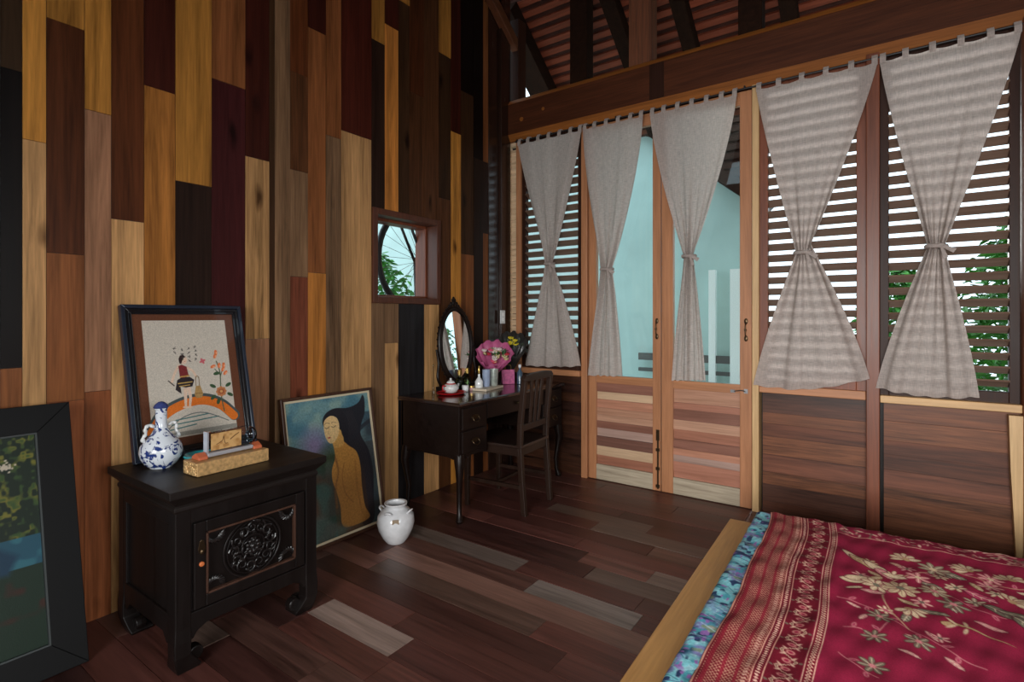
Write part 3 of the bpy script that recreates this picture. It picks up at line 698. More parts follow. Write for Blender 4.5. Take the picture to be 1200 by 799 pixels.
# door with frame, sunken panel, carved roundel
dr = MB(); y0, y1, z0, z1 = -.225, .225, .222, .540; f = .042
for a, b, c, d in ((y0,y0+f,z0,z1),(y1-f,y1,z0,z1),(y0+f,y1-f,z0,z0+f),(y0+f,y1-f,z1-f,z1)): dr.box(HX-.016, HX+.004, a, b, c, d)
dr = dr.build('door', M_black, cb, bevel=.003)
m = MB(); 
for a, b, c, d in ((y0+f,y0+f+.008,z0+f,z1-f),(y1-f-.008,y1-f,z0+f,z1-f),(y0+f,y1-f,z0+f,z0+f+.008),(y0+f,y1-f,z1-f-.008,z1-f)): m.box(HX-.012, HX+.007, a, b, c, d)
m.build('door_moulding', wood('worn_brown_moulding', (74,50,40), axis='z', rough=.35), dr, bevel=.002)
m = MB(); X = HX-.006; g = random.Random(3); cy, cz = 0, .381
def cr(r, rr, n=48, sq=1): m.tube([(X+.002, cy+r*math.cos(2*math.pi*i/n), cz+r*sq*math.sin(2*math.pi*i/n)) for i in range(n)], rr, 6, closed=True)
cr(.116, .0036, sq=.98); cr(.103, .002, sq=.98); cr(.046, .003)
for k in range(13):     # scrolling foliage round the roundel
    a = 2*math.pi*k/13+.2; cy2, cz2 = cy+.075*math.cos(a), cz+.075*math.sin(a); s = 1 if k % 2 else -1
    pts = [(X+.003+.002*math.sin(t*3), cy2+(.022-.0016*t*1.2)*math.cos(a+s*t), cz2+(.022-.0016*t*1.2)*math.sin(a+s*t)) for t in [q*.55 for q in range(14)]]
    m.tube(pts, [.0038-.00017*q for q in range(14)], 6)
for k in range(44):
    a = g.uniform(0, 6.28); q = g.uniform(.0, .1); yy, zz = cy+q*math.cos(a), cz+q*math.sin(a); b = g.uniform(0, 6.28)
    m.ball((0,0,0), .0095, 10, T(X+.002, yy, zz) @ RX(b), sz=(.45,1.4,.55))
for k in range(9): a = 2*math.pi*k/9; m.ball((X+.003, cy+.022*math.cos(a), cz+.022*math.sin(a)), .010, 10, sz=(.5,.9,.9))
m.ball((X+.005,cy,cz), .011, 12, sz=(.6,1,1))
for sy in (-1, 1):      # corner leaves
    for sz in (-1, 1):
        for t in range(9):
            a = .1+t*.3; m.ball((0,0,0), .012, 8, T(X+.002, cy+sy*(.150-.030*math.cos(a)), cz+sz*(.100-.030*math.sin(a))) @ RX(sy*sz*(a-.8)), sz=(.4,1.3,.45))
m.build('carving', wood('carved_black', (26,22,22), axis='z', rough=.3, spec=.6), dr, smooth='auto')
m = MB(); m.prism([(-.200,.475),(-.192,.47),(-.190,.455),(-.186,.44),(-.192,.425),(-.200,.42),(-.208,.425),(-.214,.44),(-.210,.455),(-.208,.47)], HX+.004, HX+.008, 'yz')
m.ball((HX+.01,-.2,.43), .008, 10, sz=(.6,1,1.3)); m.build('lock_plate', M_iron, dr, bevel=.001)
m = MB(); m.lathe([(.009,0),(.009,.006),(.006,.009)], 14, T(HX+.003,-.2,.385) @ RY(R(90))); m.build('orange_seal', plain('orange_seal', (196,104,52), .6), dr)

# ================================================================== things on the cabinet
# -- embroidered picture in its black frame, leaning on the wall
def leaning(name, bx, by0, by1, z0, tx, z1, label, cat):
    r = empty(name, (bx, (by0+by1)/2, z0), label, cat, rot=(0, math.atan2(tx-bx, z1-z0), 0))
    return r, (by1-by0)/2, math.hypot(tx-bx, z1-z0)
def frame_part(m, hw, H, fw, x0, x1):      # mitred bars of a frame lying in local y-z
    for P in ([(-hw,0),(hw,0),(hw-fw,fw),(-hw+fw,fw)], [(hw,0),(hw,H),(hw-fw,H-fw),(hw-fw,fw)], [(hw,H),(-hw,H),(-hw+fw,H-fw),(hw-fw,H-fw)], [(-hw,H),(-hw,0),(-hw+fw,fw),(-hw+fw,H-fw)]):
        m.prism(P, x0, x1, 'yz')
em, hw, H = leaning('embroidered_picture', -2.575, .888, 1.410, .681, -2.735, 1.350, 'black framed embroidered picture of a dancer on an orange bridge, leaning on the wall', 'picture')
m = MB(); frame_part(m, hw, H, .016, -.012, .020); frame_part(m, hw-.014, H-.028, .0, 0, .0) if False else None
m.build('frame', plain('blue_black_frame', (34,42,56), .28, coat=.3), em, bevel=.003)
m = MB(); 
for P in (1,):
    h2 = hw-.016
    for (q, x1) in ((.014,.014),(.026,.008)):
        MM = MB()
        for PP in ([(-h2,.016),(h2,.016),(h2-q,.016+q),(-h2+q,.016+q)], [(h2,.016),(h2,H-.016),(h2-q,H-.016-q),(h2-q,.016+q)], [(h2,H-.016),(-h2,H-.016),(-h2+q,H-.016-q),(h2-q,H-.016-q)], [(-h2,H-.016),(-h2,.016),(-h2+q,.016+q),(-h2+q,H-.016-q)]): m.prism(PP, -.01, x1, 'yz')
m.build('frame_moulding', plain('black_moulding', (22,22,26), .25, coat=.3), em, bevel=.002)
W_, H_ = 2*hw-.07, H-.07
B = Board(W_, H_, 330, 430, (104,62,42))
ix, iy0, iy1 = .045, .045, H_-.035
B.poly([(ix,iy0),(W_-ix,iy0),(W_-ix,iy1),(ix,iy1)], (206,196,182))
def q2(s, t): return (ix+(W_-2*ix)*s, iy1-(iy1-iy0)*t)      # s right, t down
def ql(L): return [q2(*p) for p in L]
kx = (W_-2*ix)
B.line(spline(ql([(-.0,.93),(.12,.80),(.35,.72),(.6,.70),(.82,.76),(.985,.88)]), 6), .026, (74,84,84))
B.line(spline(ql([(.0,.93),(.13,.81),(.35,.735),(.6,.715),(.82,.775),(.975,.885)]), 6), .020, (222,116,40))
for t, a_, b_ in ((.845,.27,.66),(.88,.22,.78),(.92,.2,.5)): B.line(ql([(a_,t+.01),(b_,t-.01)]), .0026, (74,120,120))
B.line(spline(ql([(.12,.95),(.35,.84),(.6,.82),(.9,.92)]), 6), .002, (96,106,106))
B.poly(ql([(.0,.99),(.0,.955),(1,.955),(1,.99)]), (150,146,136))
# dancer
sk = (226,196,172)
B.line(ql([(.415,.60),(.405,.68),(.40,.745)]), .008, sk, w2=.005); B.line(ql([(.455,.60),(.465,.68),(.445,.75)]), .008, sk, w2=.005)
B.ell(*q2(.395,.755), .012, .005, sk); B.ell(*q2(.445,.76), .012, .005, sk)
B.line(spline(ql([(.365,.40),(.31,.46),(.27,.53)]), 5), .0055, sk); B.line(spline(ql([(.46,.42),(.52,.45),(.555,.50)]), 5), .0055, sk)
B.line(ql([(.23,.52),(.29,.565)]), .0022, (60,50,44))
B.poly(ql([(.30,.60),(.33,.52),(.38,.50),(.48,.50),(.53,.53),(.50,.585),(.42,.59),(.36,.575),(.365,.64),(.33,.62)]), (48,40,44))
B.line(ql([(.34,.55),(.50,.545)]), .0025, (196,160,90)); B.line(ql([(.35,.575),(.47,.57)]), .002, (196,160,90))
B.poly(ql([(.36,.40),(.40,.39),(.455,.41),(.47,.49),(.42,.505),(.365,.50)]), (124,46,48))
B.line(ql([(.37,.495),(.475,.49)]), .003, (190,150,80))
B.ell(*q2(.425,.35), .016, .020, sk); B.poly(ql([(.375,.375),(.37,.34),(.39,.31),(.43,.305),(.455,.325),(.425,.335),(.41,.36),(.395,.385)]), (52,34,32))
B.line(ql([(.42,.345),(.425,.346)]), .0014, (60,40,40)); B.line(ql([(.437,.363),(.443,.363)]), .0013, (180,60,60))
# basket
B.line(spline(ql([(.545,.60),(.55,.51),(.585,.51),(.585,.60)]), 4), .0016, (120,96,64)); B.poly(ql([(.54,.585),(.595,.585),(.62,.655),(.60,.69),(.53,.69),(.515,.655)]), (176,140,88)); B.line(ql([(.525,.65),(.61,.65)]), .0012, (130,96,56))
# flowering branch
B.line(spline(ql([(.86,.83),(.845,.72),(.85,.60),(.86,.48),(.83,.38)]), 6), .0026, (84,94,70)); B.line(spline(ql([(.86,.52),(.90,.45),(.91,.40)]), 4), .002, (84,94,70)); B.line(spline(ql([(.85,.50),(.80,.45)]), 3), .002, (84,94,70))
for s, t, a_ in ((.82,.33,1.2),(.835,.30,1.6),(.78,.425,.4),(.86,.42,1.4),(.92,.42,1.5),(.93,.49,.8),(.905,.455,1.1)): B.ell(*q2(s,t), .013, .0075, (228,120,70), a_); B.ell(*q2(s+.01,t+.004), .006, .004, (240,170,130), a_)
for s, t, a_ in ((.815,.49,.2),(.75,.60,2.6),(.95,.60,.5),(.74,.70,.7),(.96,.69,2.6),(.80,.74,1.2)): B.ell(*q2(s,t), .015, .008, (58,84,56), a_)
for k in range(8): a_ = k*.785; B.ell(q2(.85,.655)[0]+.014*math.cos(a_), q2(.85,.655)[1]+.014*math.sin(a_), .011, .009, (192,124,78), a_)
B.ell(*q2(.85,.655), .015, .013, (168,92,58)); B.ell(*q2(.85,.655), .007, .006, (214,160,100))
for k in range(4): a_ = .4+k*1.57; B.ell(q2(.655,.37)[0]+.006*math.cos(a_), q2(.655,.37)[1]+.006*math.sin(a_), .009, .005, (206,104,112), a_)
# four short columns of brushed characters
gg = random.Random(5)
for ci, (s, t0, n) in enumerate(((.335,.245,2),(.42,.26,3),(.50,.25,4),(.58,.24,4))):
    for k in range(n):
        cx_, cy_ = q2(s, t0+k*.036)
        for j in range(4):
            a_ = gg.choice([0, 1.57, .8, 2.3]); L = gg.uniform(.003, .0065); ox, oy = gg.uniform(-.003,.003), gg.uniform(-.003,.003)
            B.line([(cx_+ox-L*math.cos(a_), cy_+oy-L*math.sin(a_)), (cx_+ox+L*math.cos(a_), cy_+oy+L*math.sin(a_))], .0009, (70,66,64))
grid('embroidered_cloth', 330, 430, lambda S, Tt: (S*0+.002, -W_/2+S*W_, .035+Tt*H_), drawn('embroidered_silk', .7, weave=300, coat=.15), em, cols=B.im)
m = MB(); m.box(-.012,-.002,-hw+.01,hw-.01,.01,H-.01); m.build('backing_board', M_dark, em)

# -- blue and white vase
vs_ = empty('porcelain_vase', (-2.452, .945, .681), 'blue and white porcelain vase with long neck and two white handles', 'vase')
mv, nt, bs = newmat('blue_white_porcelain'); N = nt.nodes.new; K = nt.links.new
tc = N('ShaderNodeTexCoord'); n = N('ShaderNodeTexNoise'); n.inputs['Scale'].default_value = 34; n.inputs['Detail'].default_value = 3; n.inputs['Distortion'].default_value = 1.2
K(tc.outputs['Object'], n.inputs['Vector']); rp = N('ShaderNodeValToRGB'); e = rp.color_ramp.elements; e[0].position = .50; e[0].color = (*lin((226,232,240)), 1); e[1].position = .56; e[1].color = (*lin((36,58,122)), 1)
K(n.outputs['Fac'], rp.inputs[0]); K(rp.outputs[0], bs.inputs['Base Color']); bs.inputs['Roughness'].default_value = .12; bs.inputs['Coat Weight'].default_value = .5
m = MB(); m.lathe([(.040,0),(.042,.004),(.058,.016),(.072,.04),(.078,.066),(.074,.09),(.058,.115),(.036,.138),(.025,.158),(.021,.18),(.021,.235),(.024,.238),(.024,.243)], 40); m.build('vase_body', mv, vs_, smooth='auto')
m = MB(); m.lathe([(.026,.243),(.028,.247),(.022,.258),(.010,.268),(.003,.270)], 32); m.build('stopper', plain('cobalt_glaze', (62,74,130), .15, var=.3, bscale=60), vs_, smooth='auto')
for s in (-1, 1):
    m = MB(); m.tube(spline([(0,s*.024,.168),(0,s*.045,.178),(0,s*.058,.165),(0,s*.056,.145),(0,s*.068,.125),(0,s*.060,.112)], 6), [.005+.003*math.sin(i*.55)**2 for i in range(31)], 8)
    m.ball((0,s*.066,.122), .009, 10); m.build('handle', M_white, vs_, smooth=True)
# -- block of patterned gilt wood
gb = empty('gilt_block', (-2.235, 1.118, .681), 'long gilt patterned block with rough carved end beside the vase', 'box', rz=R(2))
mg = plain('gilt_carton', (196,156,104), .4, .25, var=.3, bscale=70, bump=.5)
m = MB(); m.box(-.055,.055,-.158,.138,0,.052); m.build('block_body', mg, gb, bevel=.003)
m = MB(); g = random.Random(9)
for k in range(46):
    m.ball((g.uniform(-.048,.048), -.159, g.uniform(.007,.046)), g.uniform(.004,.009), 8, sz=(1.2,.5,.9))
m.build('carved_end', plain('rough_gold', (214,176,122), .35, .3, var=.4, bscale=120), gb, smooth='auto')
# -- crystal ornament on the block
co = empty('crystal_plaque', (-2.245, 1.125, .7335), 'clear crystal block holding a gold landscape plaque, on a pale stand with terracotta ends', 'ornament', rz=R(2))
m = MB(); m.box(-.026,.026,-.105,.085,.004,.020); m.build('stand', plain('pearly_stand', (176,176,182), .2, .3), co, bevel=.005)
for s in (-1, 1):
    m = MB(); m.prism([(-.03,0),(.03,0),(.026,.012),(0,.026),(-.026,.012)], *((.085,.122) if s > 0 else (-.142,-.105)), 'xz'); m.build('terracotta_end', plain('terracotta', (190,98,62), .5), co, bevel=.003)
m = MB(); m.box(-.013,.013,-.098,.085,.020,.100); m.build('crystal', M_clear, co, bevel=.003)
B = Board(.11,.06,110,60,(202,160,104)); nz = B.noise(.012,4); B.put((nz-.55)*3, (170,124,72)); B.line(spline([(.02,.02),(.04,.03),(.045,.045),(.05,.02),(.06,.018)],5), .0012, (96,62,34)); B.line(spline([(.07,.03),(.085,.04),(.10,.048)],5), .0018, (110,70,38))
grid('gold_plaque', 110, 60, lambda S, Tt: (S*0+.0145, -.088+S*.125, .026+Tt*.068), drawn('gold_plaque', .4, spec=.5), co, cols=B.im)
m = MB(); m.ball((0,.088,.058), .034, 20, sz=(.7,.7,1)); m.build('crystal_ball', glass('smoky_crystal', (.78,.82,.88)), co, smooth=True)
for y in (-.100,): m = MB(); m.box(-.014,.016,y-.003,y+.003,.018,.104); m.build('edge_strip', plain('silver_strip', (210,214,222), .2, .6), co)
# -- teal dish
td = MB(); td.lathe([(.030,0),(.032,.004),(.060,.020),(.070,.032),(.066,.038),(.060,.034),(.045,.022),(.0,.018)], 32); td = td.build('glass_dish', plain('teal_glass', (42,160,168), .1, coat=.6), smooth='auto')
td.location = (-2.385,1.075,.681); tag(td, 'round teal glass dish behind the gilt block', 'dish')

# ================================================================== pictures standing on the floor
# -- lady with long hair
lp, hw, H = leaning('lady_painting', -2.60, 1.640, 2.272, 0, -2.75, .842, 'framed painting of a lady with long dark hair, leaning on the wall behind the cabinet', 'painting')
m = MB(); frame_part(m, hw, H, .018, -.014, .016); m.build('frame', wood('brown_picture_frame', (70,44,30), axis='z', rough=.35), lp, bevel=.003)
m = MB(); h2 = hw-.018
for PP in ([(-h2,.018),(h2,.018),(h2-.012,.030),(-h2+.012,.030)], [(h2,.018),(h2,H-.018),(h2-.012,H-.030),(h2-.012,.030)], [(h2,H-.018),(-h2,H-.018),(-h2+.012,H-.030),(h2-.012,H-.030)], [(-h2,H-.018),(-h2,.018),(-h2+.012,.030),(-h2+.012,H-.030)]): m.prism(PP, -.01, .006, 'yz')
m.build('inner_slip', plain('cream_slip', (206,190,160), .5), lp)
W_, H_ = 2*hw-.058, H-.058
B = Board(W_, H_, 300, 400, (104,140,144))
n1, n2, n3 = B.noise(.09,1), B.noise(.05,2), B.noise(.14,3); tt = 1-B.Y/H_; ss = B.X/W_
def pz(s, t): return (W_*s, H_*(1-t))
def pl(L): return [pz(*p) for p in L]
B.put((n1-.45)*3*(tt < .5), (70,114,130)); B.put((n2-.5)*3, (134,160,150), .7)
B.put(np.clip(1-np.hypot(ss-.28, (tt-.33)*1.2)/.22, 0, 1)*1.2, (134,124,158)); B.put(np.clip((tt-.40)*6, 0, 1), (72,70,62))
B.put(np.clip((tt-.45)*4,0,1)*.6, (50,56,50)); B.put((n3-.4)*3*(tt > .38), (80,60,48)); B.put((n2-.5)*4*(tt > .42), (44,66,56)); B.put((n1-.52)*4*(tt > .5), (60,92,86), .8)
B.put(np.clip(1-np.hypot(ss-.45, (tt-.43)*1.5)/.2, 0, 1)*.9, (52,66,40)); B.put(np.clip((ss-.78)*6, 0, 1)*(tt > .15)*(.4+n2*.6), (48,58,66))
# streaming hair behind
B.poly([p[:2] for p in spline([(*p, 0) for p in pl([(.40,.20),(.43,.12),(.55,.085),(.72,.095),(.86,.07),(.93,.015),(.95,.06),(.93,.16),(.87,.24),(.85,.32),(.93,.45),(.96,.62),(.93,.80),(.90,.97),(.76,.99),(.70,.8),(.66,.5),(.52,.3)])], 6, True)], (28,30,38), soft=.004)
for a_ in range(9):
    o = a_*.02; B.line([p[:2] for p in spline([(*pz(.60+o,.12),0),(*pz(.68+o,.3),0),(*pz(.74+o,.5),0),(*pz(.78+o*.8,.75),0),(*pz(.78+o*.7,.96),0)], 6)], .0016, (66,56,56), .6)
B.line([p[:2] for p in spline([(*pz(.72,.34),0),(*pz(.85,.27),0),(*pz(1,.22),0)], 5)], .012, (34,36,44), .8, soft=.006)
sk2, sk3 = (206,156,84), (224,190,134)
# body seen from the side and back
B.poly([p[:2] for p in spline([(*p, 0) for p in pl([(.50,.33),(.60,.33),(.68,.38),(.77,.44),(.80,.55),(.79,.70),(.80,.85),(.84,.95),(.60,.965),(.50,.93),(.50,.80),(.47,.68),(.44,.60),(.45,.52),(.50,.44)])], 6, True)], (194,138,66), soft=.004)
B.line([p[:2] for p in spline([(*pz(.60,.50),0),(*pz(.56,.60),0),(*pz(.58,.72),0),(*pz(.66,.80),0)], 6)], .0025, (132,84,40), .7, soft=.006)
B.line([p[:2] for p in spline([(*pz(.74,.5),0),(*pz(.73,.7),0),(*pz(.76,.9),0)], 6)], .006, (150,98,46), .5, soft=.01)
B.poly([p[:2] for p in spline([(*p, 0) for p in pl([(.50,.27),(.60,.25),(.62,.36),(.50,.37)])], 5, True)], sk2, soft=.004)
B.put(np.clip((tt-.5)*2,0,.35)*(ss > .44)*(ss < .84), (90,56,30))
B.line([p[:2] for p in spline([(*pz(.50,.44),0),(*pz(.52,.55),0),(*pz(.47,.66),0),(*pz(.46,.80),0)], 6)], .006, (120,78,42), .7, soft=.01)
# face
B.poly([p[:2] for p in spline([(*p, 0) for p in pl([(.42,.15),(.50,.125),(.575,.15),(.59,.22),(.57,.28),(.52,.325),(.465,.335),(.425,.305),(.405,.25),(.405,.20)])], 6, True)], sk3, soft=.003)
B.poly([p[:2] for p in spline([(*p, 0) for p in pl([(.40,.19),(.42,.13),(.52,.095),(.64,.11),(.70,.2),(.68,.33),(.62,.30),(.60,.23),(.57,.16),(.50,.135),(.43,.155)])], 6, True)], (26,26,34), soft=.003)
for s in (.435,.515): B.line([p[:2] for p in spline([(*pz(s-.02,.213),0),(*pz(s+.005,.222),0),(*pz(s+.035,.212),0)], 4)], .0017, (70,46,40)); B.line([p[:2] for p in spline([(*pz(s-.02,.19),0),(*pz(s+.008,.182),0),(*pz(s+.04,.19),0)], 4)], .0012, (90,60,48))
B.line(pl([(.465,.215),(.448,.262),(.462,.268)]), .0012, (176,128,92)); B.ell(*pz(.455,.292), .010, .0045, (176,60,56))
B.poly(pl([(.0,.80),(.12,.78),(.3,.83),(.42,.9),(.6,.975),(.3,1),(0,1)]), (86,98,92), .6, soft=.03)
grid('painted_canvas', 300, 400, lambda S, Tt: (S*0+.001, -W_/2+S*W_, .029+Tt*H_), drawn('oil_paint', .45, spec=.4, weave=90), lp, cols=B.im)
m = MB(); m.box(-.014,-.003,-hw+.01,hw-.01,.01,H-.01); m.build('backing_board', M_dark, lp)
# -- dark landscape at the far left
fp, hw, H = leaning('dark_landscape_painting', -2.475, -.45, .706, 0, -2.705, .955, 'wide black framed dark landscape painting standing in the left corner of the view', 'painting')
m = MB(); frame_part(m, hw, H, .105, -.014, .016); m.build('frame', plain('black_frame_paint', (14,14,15), .55, spec=.2), fp, bevel=.002)
m = MB(); h2 = hw-.105
for PP in ([(-h2,.105),(h2,.105),(h2-.006,.111),(-h2+.006,.111)], [(h2,.105),(h2,H-.105),(h2-.006,H-.111),(h2-.006,.111)], [(h2,H-.105),(-h2,H-.105),(-h2+.006,H-.111),(h2-.006,H-.111)], [(-h2,H-.105),(-h2,.105),(-h2+.006,.111),(-h2+.006,H-.111)]): m.prism(PP, -.01, .017, 'yz')
m.build('inner_slip', plain('grey_slip', (52,58,58), .5), fp)
W_, H_ = 2*hw-.222, H-.222
B = Board(W_, H_, 380, 260, (24,38,26)); n1, n2 = B.noise(.03,5), B.noise(.012,6); tt = 1-B.Y/H_
B.put((n1*n2-.25)*5*(tt < .48), (116,112,44)); B.put((n2-.6)*3*(tt < .48), (54,78,40)); B.put((tt > .48)*(tt < .64)*1.0, (36,80,98)); B.put((n1-.5)*4*(tt > .48)*(tt < .62), (60,120,130), .6)
B.put((tt > .62)*1.0, (26,44,32)); B.put((n1-.45)*3*(tt > .66)*(tt < .86), (58,34,26)); B.poly([(W_*.55,H_*.40),(W_*.8,H_*.56),(W_*.93,H_*.44),(W_*.9,H_*.36)], (26,56,78), soft=.02)
g = random.Random(8)
for k in range(40): B.ell(W_*.905+g.gauss(0,.012), H_*.86+g.gauss(0,.010), .004, .003, (196,184,164), g.uniform(0,3))
grid('painted_canvas', 380, 260, lambda S, Tt: (S*0+.001, -W_/2+S*W_, .111+Tt*H_), drawn('dark_oil_paint', .5, spec=.25), fp, cols=B.im)
m = MB(); m.box(-.014,-.003,-hw+.01,hw-.01,.01,H-.01); m.build('backing_board', M_dark, fp)
# -- pale jar
jr = empty('ceramic_jar', (-2.335, 2.115, 0), 'round pale ceramic jar with four small loop handles on the floor', 'jar')
mj = plain('crackled_white_glaze', (206,206,208), .2, var=.08, bscale=25, coat=.4)
m = MB(); m.lathe([(.052,0),(.056,.004),(.076,.03),(.098,.075),(.107,.115),(.102,.155),(.080,.185),(.060,.196),(.056,.204),(.060,.216),(.066,.222),(.064,.226),(.052,.224),(.048,.214),(.050,.200),(.06,.18),(.08,.13),(.05,.03),(0,.02)], 48); m.build('jar_body', mj, jr, smooth='auto')
for k in range(4):
    a = R(20)+k*math.pi/2; c, s = math.cos(a), math.sin(a)
    m = MB(); tx, ty = -s, c
    m.tube(spline([(c*.080+tx*-.020, s*.080+ty*-.020, .176),(c*.095+tx*-.016, s*.095+ty*-.016, .190),(c*.100, s*.100, .194),(c*.095+tx*.016, s*.095+ty*.016, .190),(c*.080+tx*.020, s*.080+ty*.020, .176)], 5), .0055, 8); m.build('loop_handle', mj, jr, smooth=True)
m = MB(); a = R(-43); c, s = math.cos(a), math.sin(a)
m.add([(c*(.1035-.000)+u_*-s, s*.1035+u_*c, z_) for u_, z_ in ((-.020,.135),(.020,.135),(.018,.160),(-.018,.160))]+[(c*.090+u_*-s, s*.090+u_*c, z_) for u_, z_ in ((-.020,.135),(.020,.135),(.018,.160),(-.018,.160))], [(0,1,2,3),(7,6,5,4),(0,4,5,1),(1,5,6,2),(2,6,7,3),(3,7,4,0)])
m.build('label_patch', plain('brown_label', (142,124,102), .6), jr)

# ================================================================== desk
DX0, DX1, DY0, DY1 = -2.735, -2.18, 2.495, 3.80
dk = empty('writing_desk', ((DX0+DX1)/2, (DY0+DY1)/2, 0), 'dark polished wooden dressing desk with drawers and cabriole legs in the corner', 'desk')
ox, oy = (DX0+DX1)/2, (DY0+DY1)/2; hx, hy_ = (DX1-DX0)/2, (DY1-DY0)/2
m = MB(); ring(m, [(hx-.008,hy_-.008,.733),(hx,hy_,.738),(hx,hy_,.752),(hx-.004,hy_-.004,.76)]); m.build('desk_top', wood('polished_desk_top', (40,25,21), axis='y', rough=.16, spec=.6, coat=.4), dk, bevel=.001)
for s in (-1, 1):
    a, b = sorted((s*(hy_-.02), s*(hy_-.30))); m = MB(); m.box(-hx+.015, hx-.02, a, b, .42, .735); pe = m.build('pedestal', M_desk, dk, bevel=.003)
    for k, (z0, z1) in enumerate(((.585,.72),(.435,.575))):
        m = MB(); m.box(hx-.022, hx-.006, a+.018, b-.018, z0, z1); dw = m.build('drawer', M_desk, dk, bevel=.004)
        m = MB(); yc = (a+b)/2; zc = (z0+z1)/2
        m.prism([(yc-.045,zc),(yc-.03,zc+.014),(yc,zc+.018),(yc+.03,zc+.014),(yc+.045,zc),(yc+.02,zc-.012),(yc-.02,zc-.012)], hx-.006, hx-.003, 'yz')
        m.tube(spline([(hx-.002,yc-.03,zc+.002),(hx+.012,yc-.028,zc-.016),(hx+.014,yc,zc-.026),(hx+.012,yc+.028,zc-.016),(hx-.002,yc+.03,zc+.002)], 5), .003, 6)
        m.build('drawer_pull', M_iron, dw)
m = MB(); m.box(hx-.03, hx-.014, -hy_+.30, hy_-.30, .62, .735); dw = m.build('drawer', M_desk, dk, bevel=.003)
m = MB(); m.lathe([(.010,0),(.008,.01),(.015,.02),(.012,.028),(.0,.03)], 14, T(hx-.014,0,.68) @ RY(R(90))); m.build('knob', M_iron, dw, smooth='auto')
m = MB(); m.box(-hx+.01,-hx+.03,-hy_+.02,hy_-.02,.42,.735); m.build('back_panel', M_desk, dk)
def cab_leg(sx, sy):
    m = MB(); X = sx*(hx-.045); Y = sy*(hy_-.05); vs = []; fs = []
    prof = [(.43,.0,.036),(.39,.006,.036),(.33,.014,.028),(.25,.006,.021),(.15,-.006,.017),(.06,-.002,.016),(.03,.006,.021),(.012,.010,.026),(0,.010,.022)]
    for z, o, w_ in prof:
        cx_, cy_ = X+sx*o, Y+sy*o
        for k in range(12):
            a = 2*math.pi*k/12; q = 1/max(abs(math.cos(a)), abs(math.sin(a)))**.5; vs.append((cx_+w_*q*.9*math.cos(a), cy_+w_*q*.9*math.sin(a), z))
    for i in range(len(prof)-1):
        for k in range(12): fs.append((i*12+k, i*12+(k+1) % 12, i*12+12+(k+1) % 12, i*12+12+k))
    fs.append(tuple(range(12))); fs.append(tuple(range((len(prof)-1)*12, len(prof)*12))); m.add(vs, fs); m.build('leg', M_desk, dk, smooth='auto')
for sx in (-1, 1):
    for sy in (-1, 1): cab_leg(sx, sy)
m = MB()
for s in (-1,):
    m.prism([(-hx+.06,.43),(hx-.07,.43),(hx-.07,.395),(hx-.12,.405),(-hx+.11,.405),(-hx+.06,.39)], s*(hy_-.03)-.009, s*(hy_-.03)+.009, 'xz')
m.build('side_apron', M_desk, dk, bevel=.002)
m = MB(); m.prism([(-hy_+.08,.43),(-hy_+.30,.43),(-hy_+.30,.40),(-hy_+.24,.41),(-hy_+.14,.41),(-hy_+.08,.395)], hx-.04, hx-.022, 'yz'); m.build('front_apron', M_desk, dk, bevel=.002)

# ================================================================== chair
ch = empty('wooden_chair', (-2.185, 3.035, 0), 'dark wooden chair with a slatted back drawn up to the desk', 'chair', rz=R(4))
M_chair = wood('worn_chair_wood', (42,27,20), axis='z', rough=.38, spec=.3)
for s in (-1, 1):    # rear leg runs up into the back post
    m = MB(); pr = [(.225,0),(.205,.22),(.190,.44),(.195,.60),(.225,.89)]
    for i in range(4):
        (xa, za), (xb, zb) = pr[i], pr[i+1]; w_ = .017; d = .017
        m.hexa([(xa-d,s*.18-w_,za),(xa+d,s*.18-w_,za),(xa+d,s*.18+w_,za),(xa-d,s*.18+w_,za)], [(xb-d,s*.18-w_,zb),(xb+d,s*.18-w_,zb),(xb+d,s*.18+w_,zb),(xb-d,s*.18+w_,zb)])
    m.build('leg', M_chair, ch, bevel=.003)
    m = MB(); m.hexa([(-.235,s*.20-.014,0),(-.207,s*.20-.014,0),(-.207,s*.20+.014,0),(-.235,s*.20+.014,0)], [(-.240,s*.20-.020,.43),(-.200,s*.20-.020,.43),(-.200,s*.20+.020,.43),(-.240,s*.20+.020,.43)]); lg = m.build('leg', M_chair, ch, bevel=.003)
    m = MB(); m.box(-.20, .20, s*.19-.009, s*.19+.009, .17, .195); m.build('stretcher', M_chair, ch, bevel=.002)
    m = MB(); m.box(-.20, .19, s*.19-.009, s*.19+.009, .385, .435); m.build('seat_rail', M_chair, ch, bevel=.002)
m = MB(); m.box(-.01, .012, -.18, .18, .172, .192); m.build('stretcher', M_chair, ch, bevel=.002)
for x in (-.215, .192): m = MB(); m.box(x-.009, x+.009, -.175, .175, .385, .435); m.build('seat_rail', M_chair, ch, bevel=.002)
m = MB(); m.add([(-.255,-.225,.435),(.21,-.195,.435),(.21,.195,.435),(-.255,.225,.435),(-.255,-.225,.455),(.21,-.195,.455),(.21,.195,.455),(-.255,.225,.455)], [(0,3,2,1),(4,5,6,7),(0,1,5,4),(1,2,6,5),(2,3,7,6),(3,0,4,7)]); m.build('seat', wood('chair_seat_wood', (48,33,27), axis='x', rough=.3, spec=.5), ch, bevel=.006)
m = MB(); m.prism([(-.20,.875),(.20,.875),(.205,.895),(.18,.918),(.1,.925),(-.1,.925),(-.18,.918),(-.205,.895)], .208, .240, 'yz'); m.build('top_rail', M_chair, ch, bevel=.004)
m = MB(); m.box(.183,.206,-.165,.165,.545,.585); m.build('lower_rail', M_chair, ch, bevel=.003)
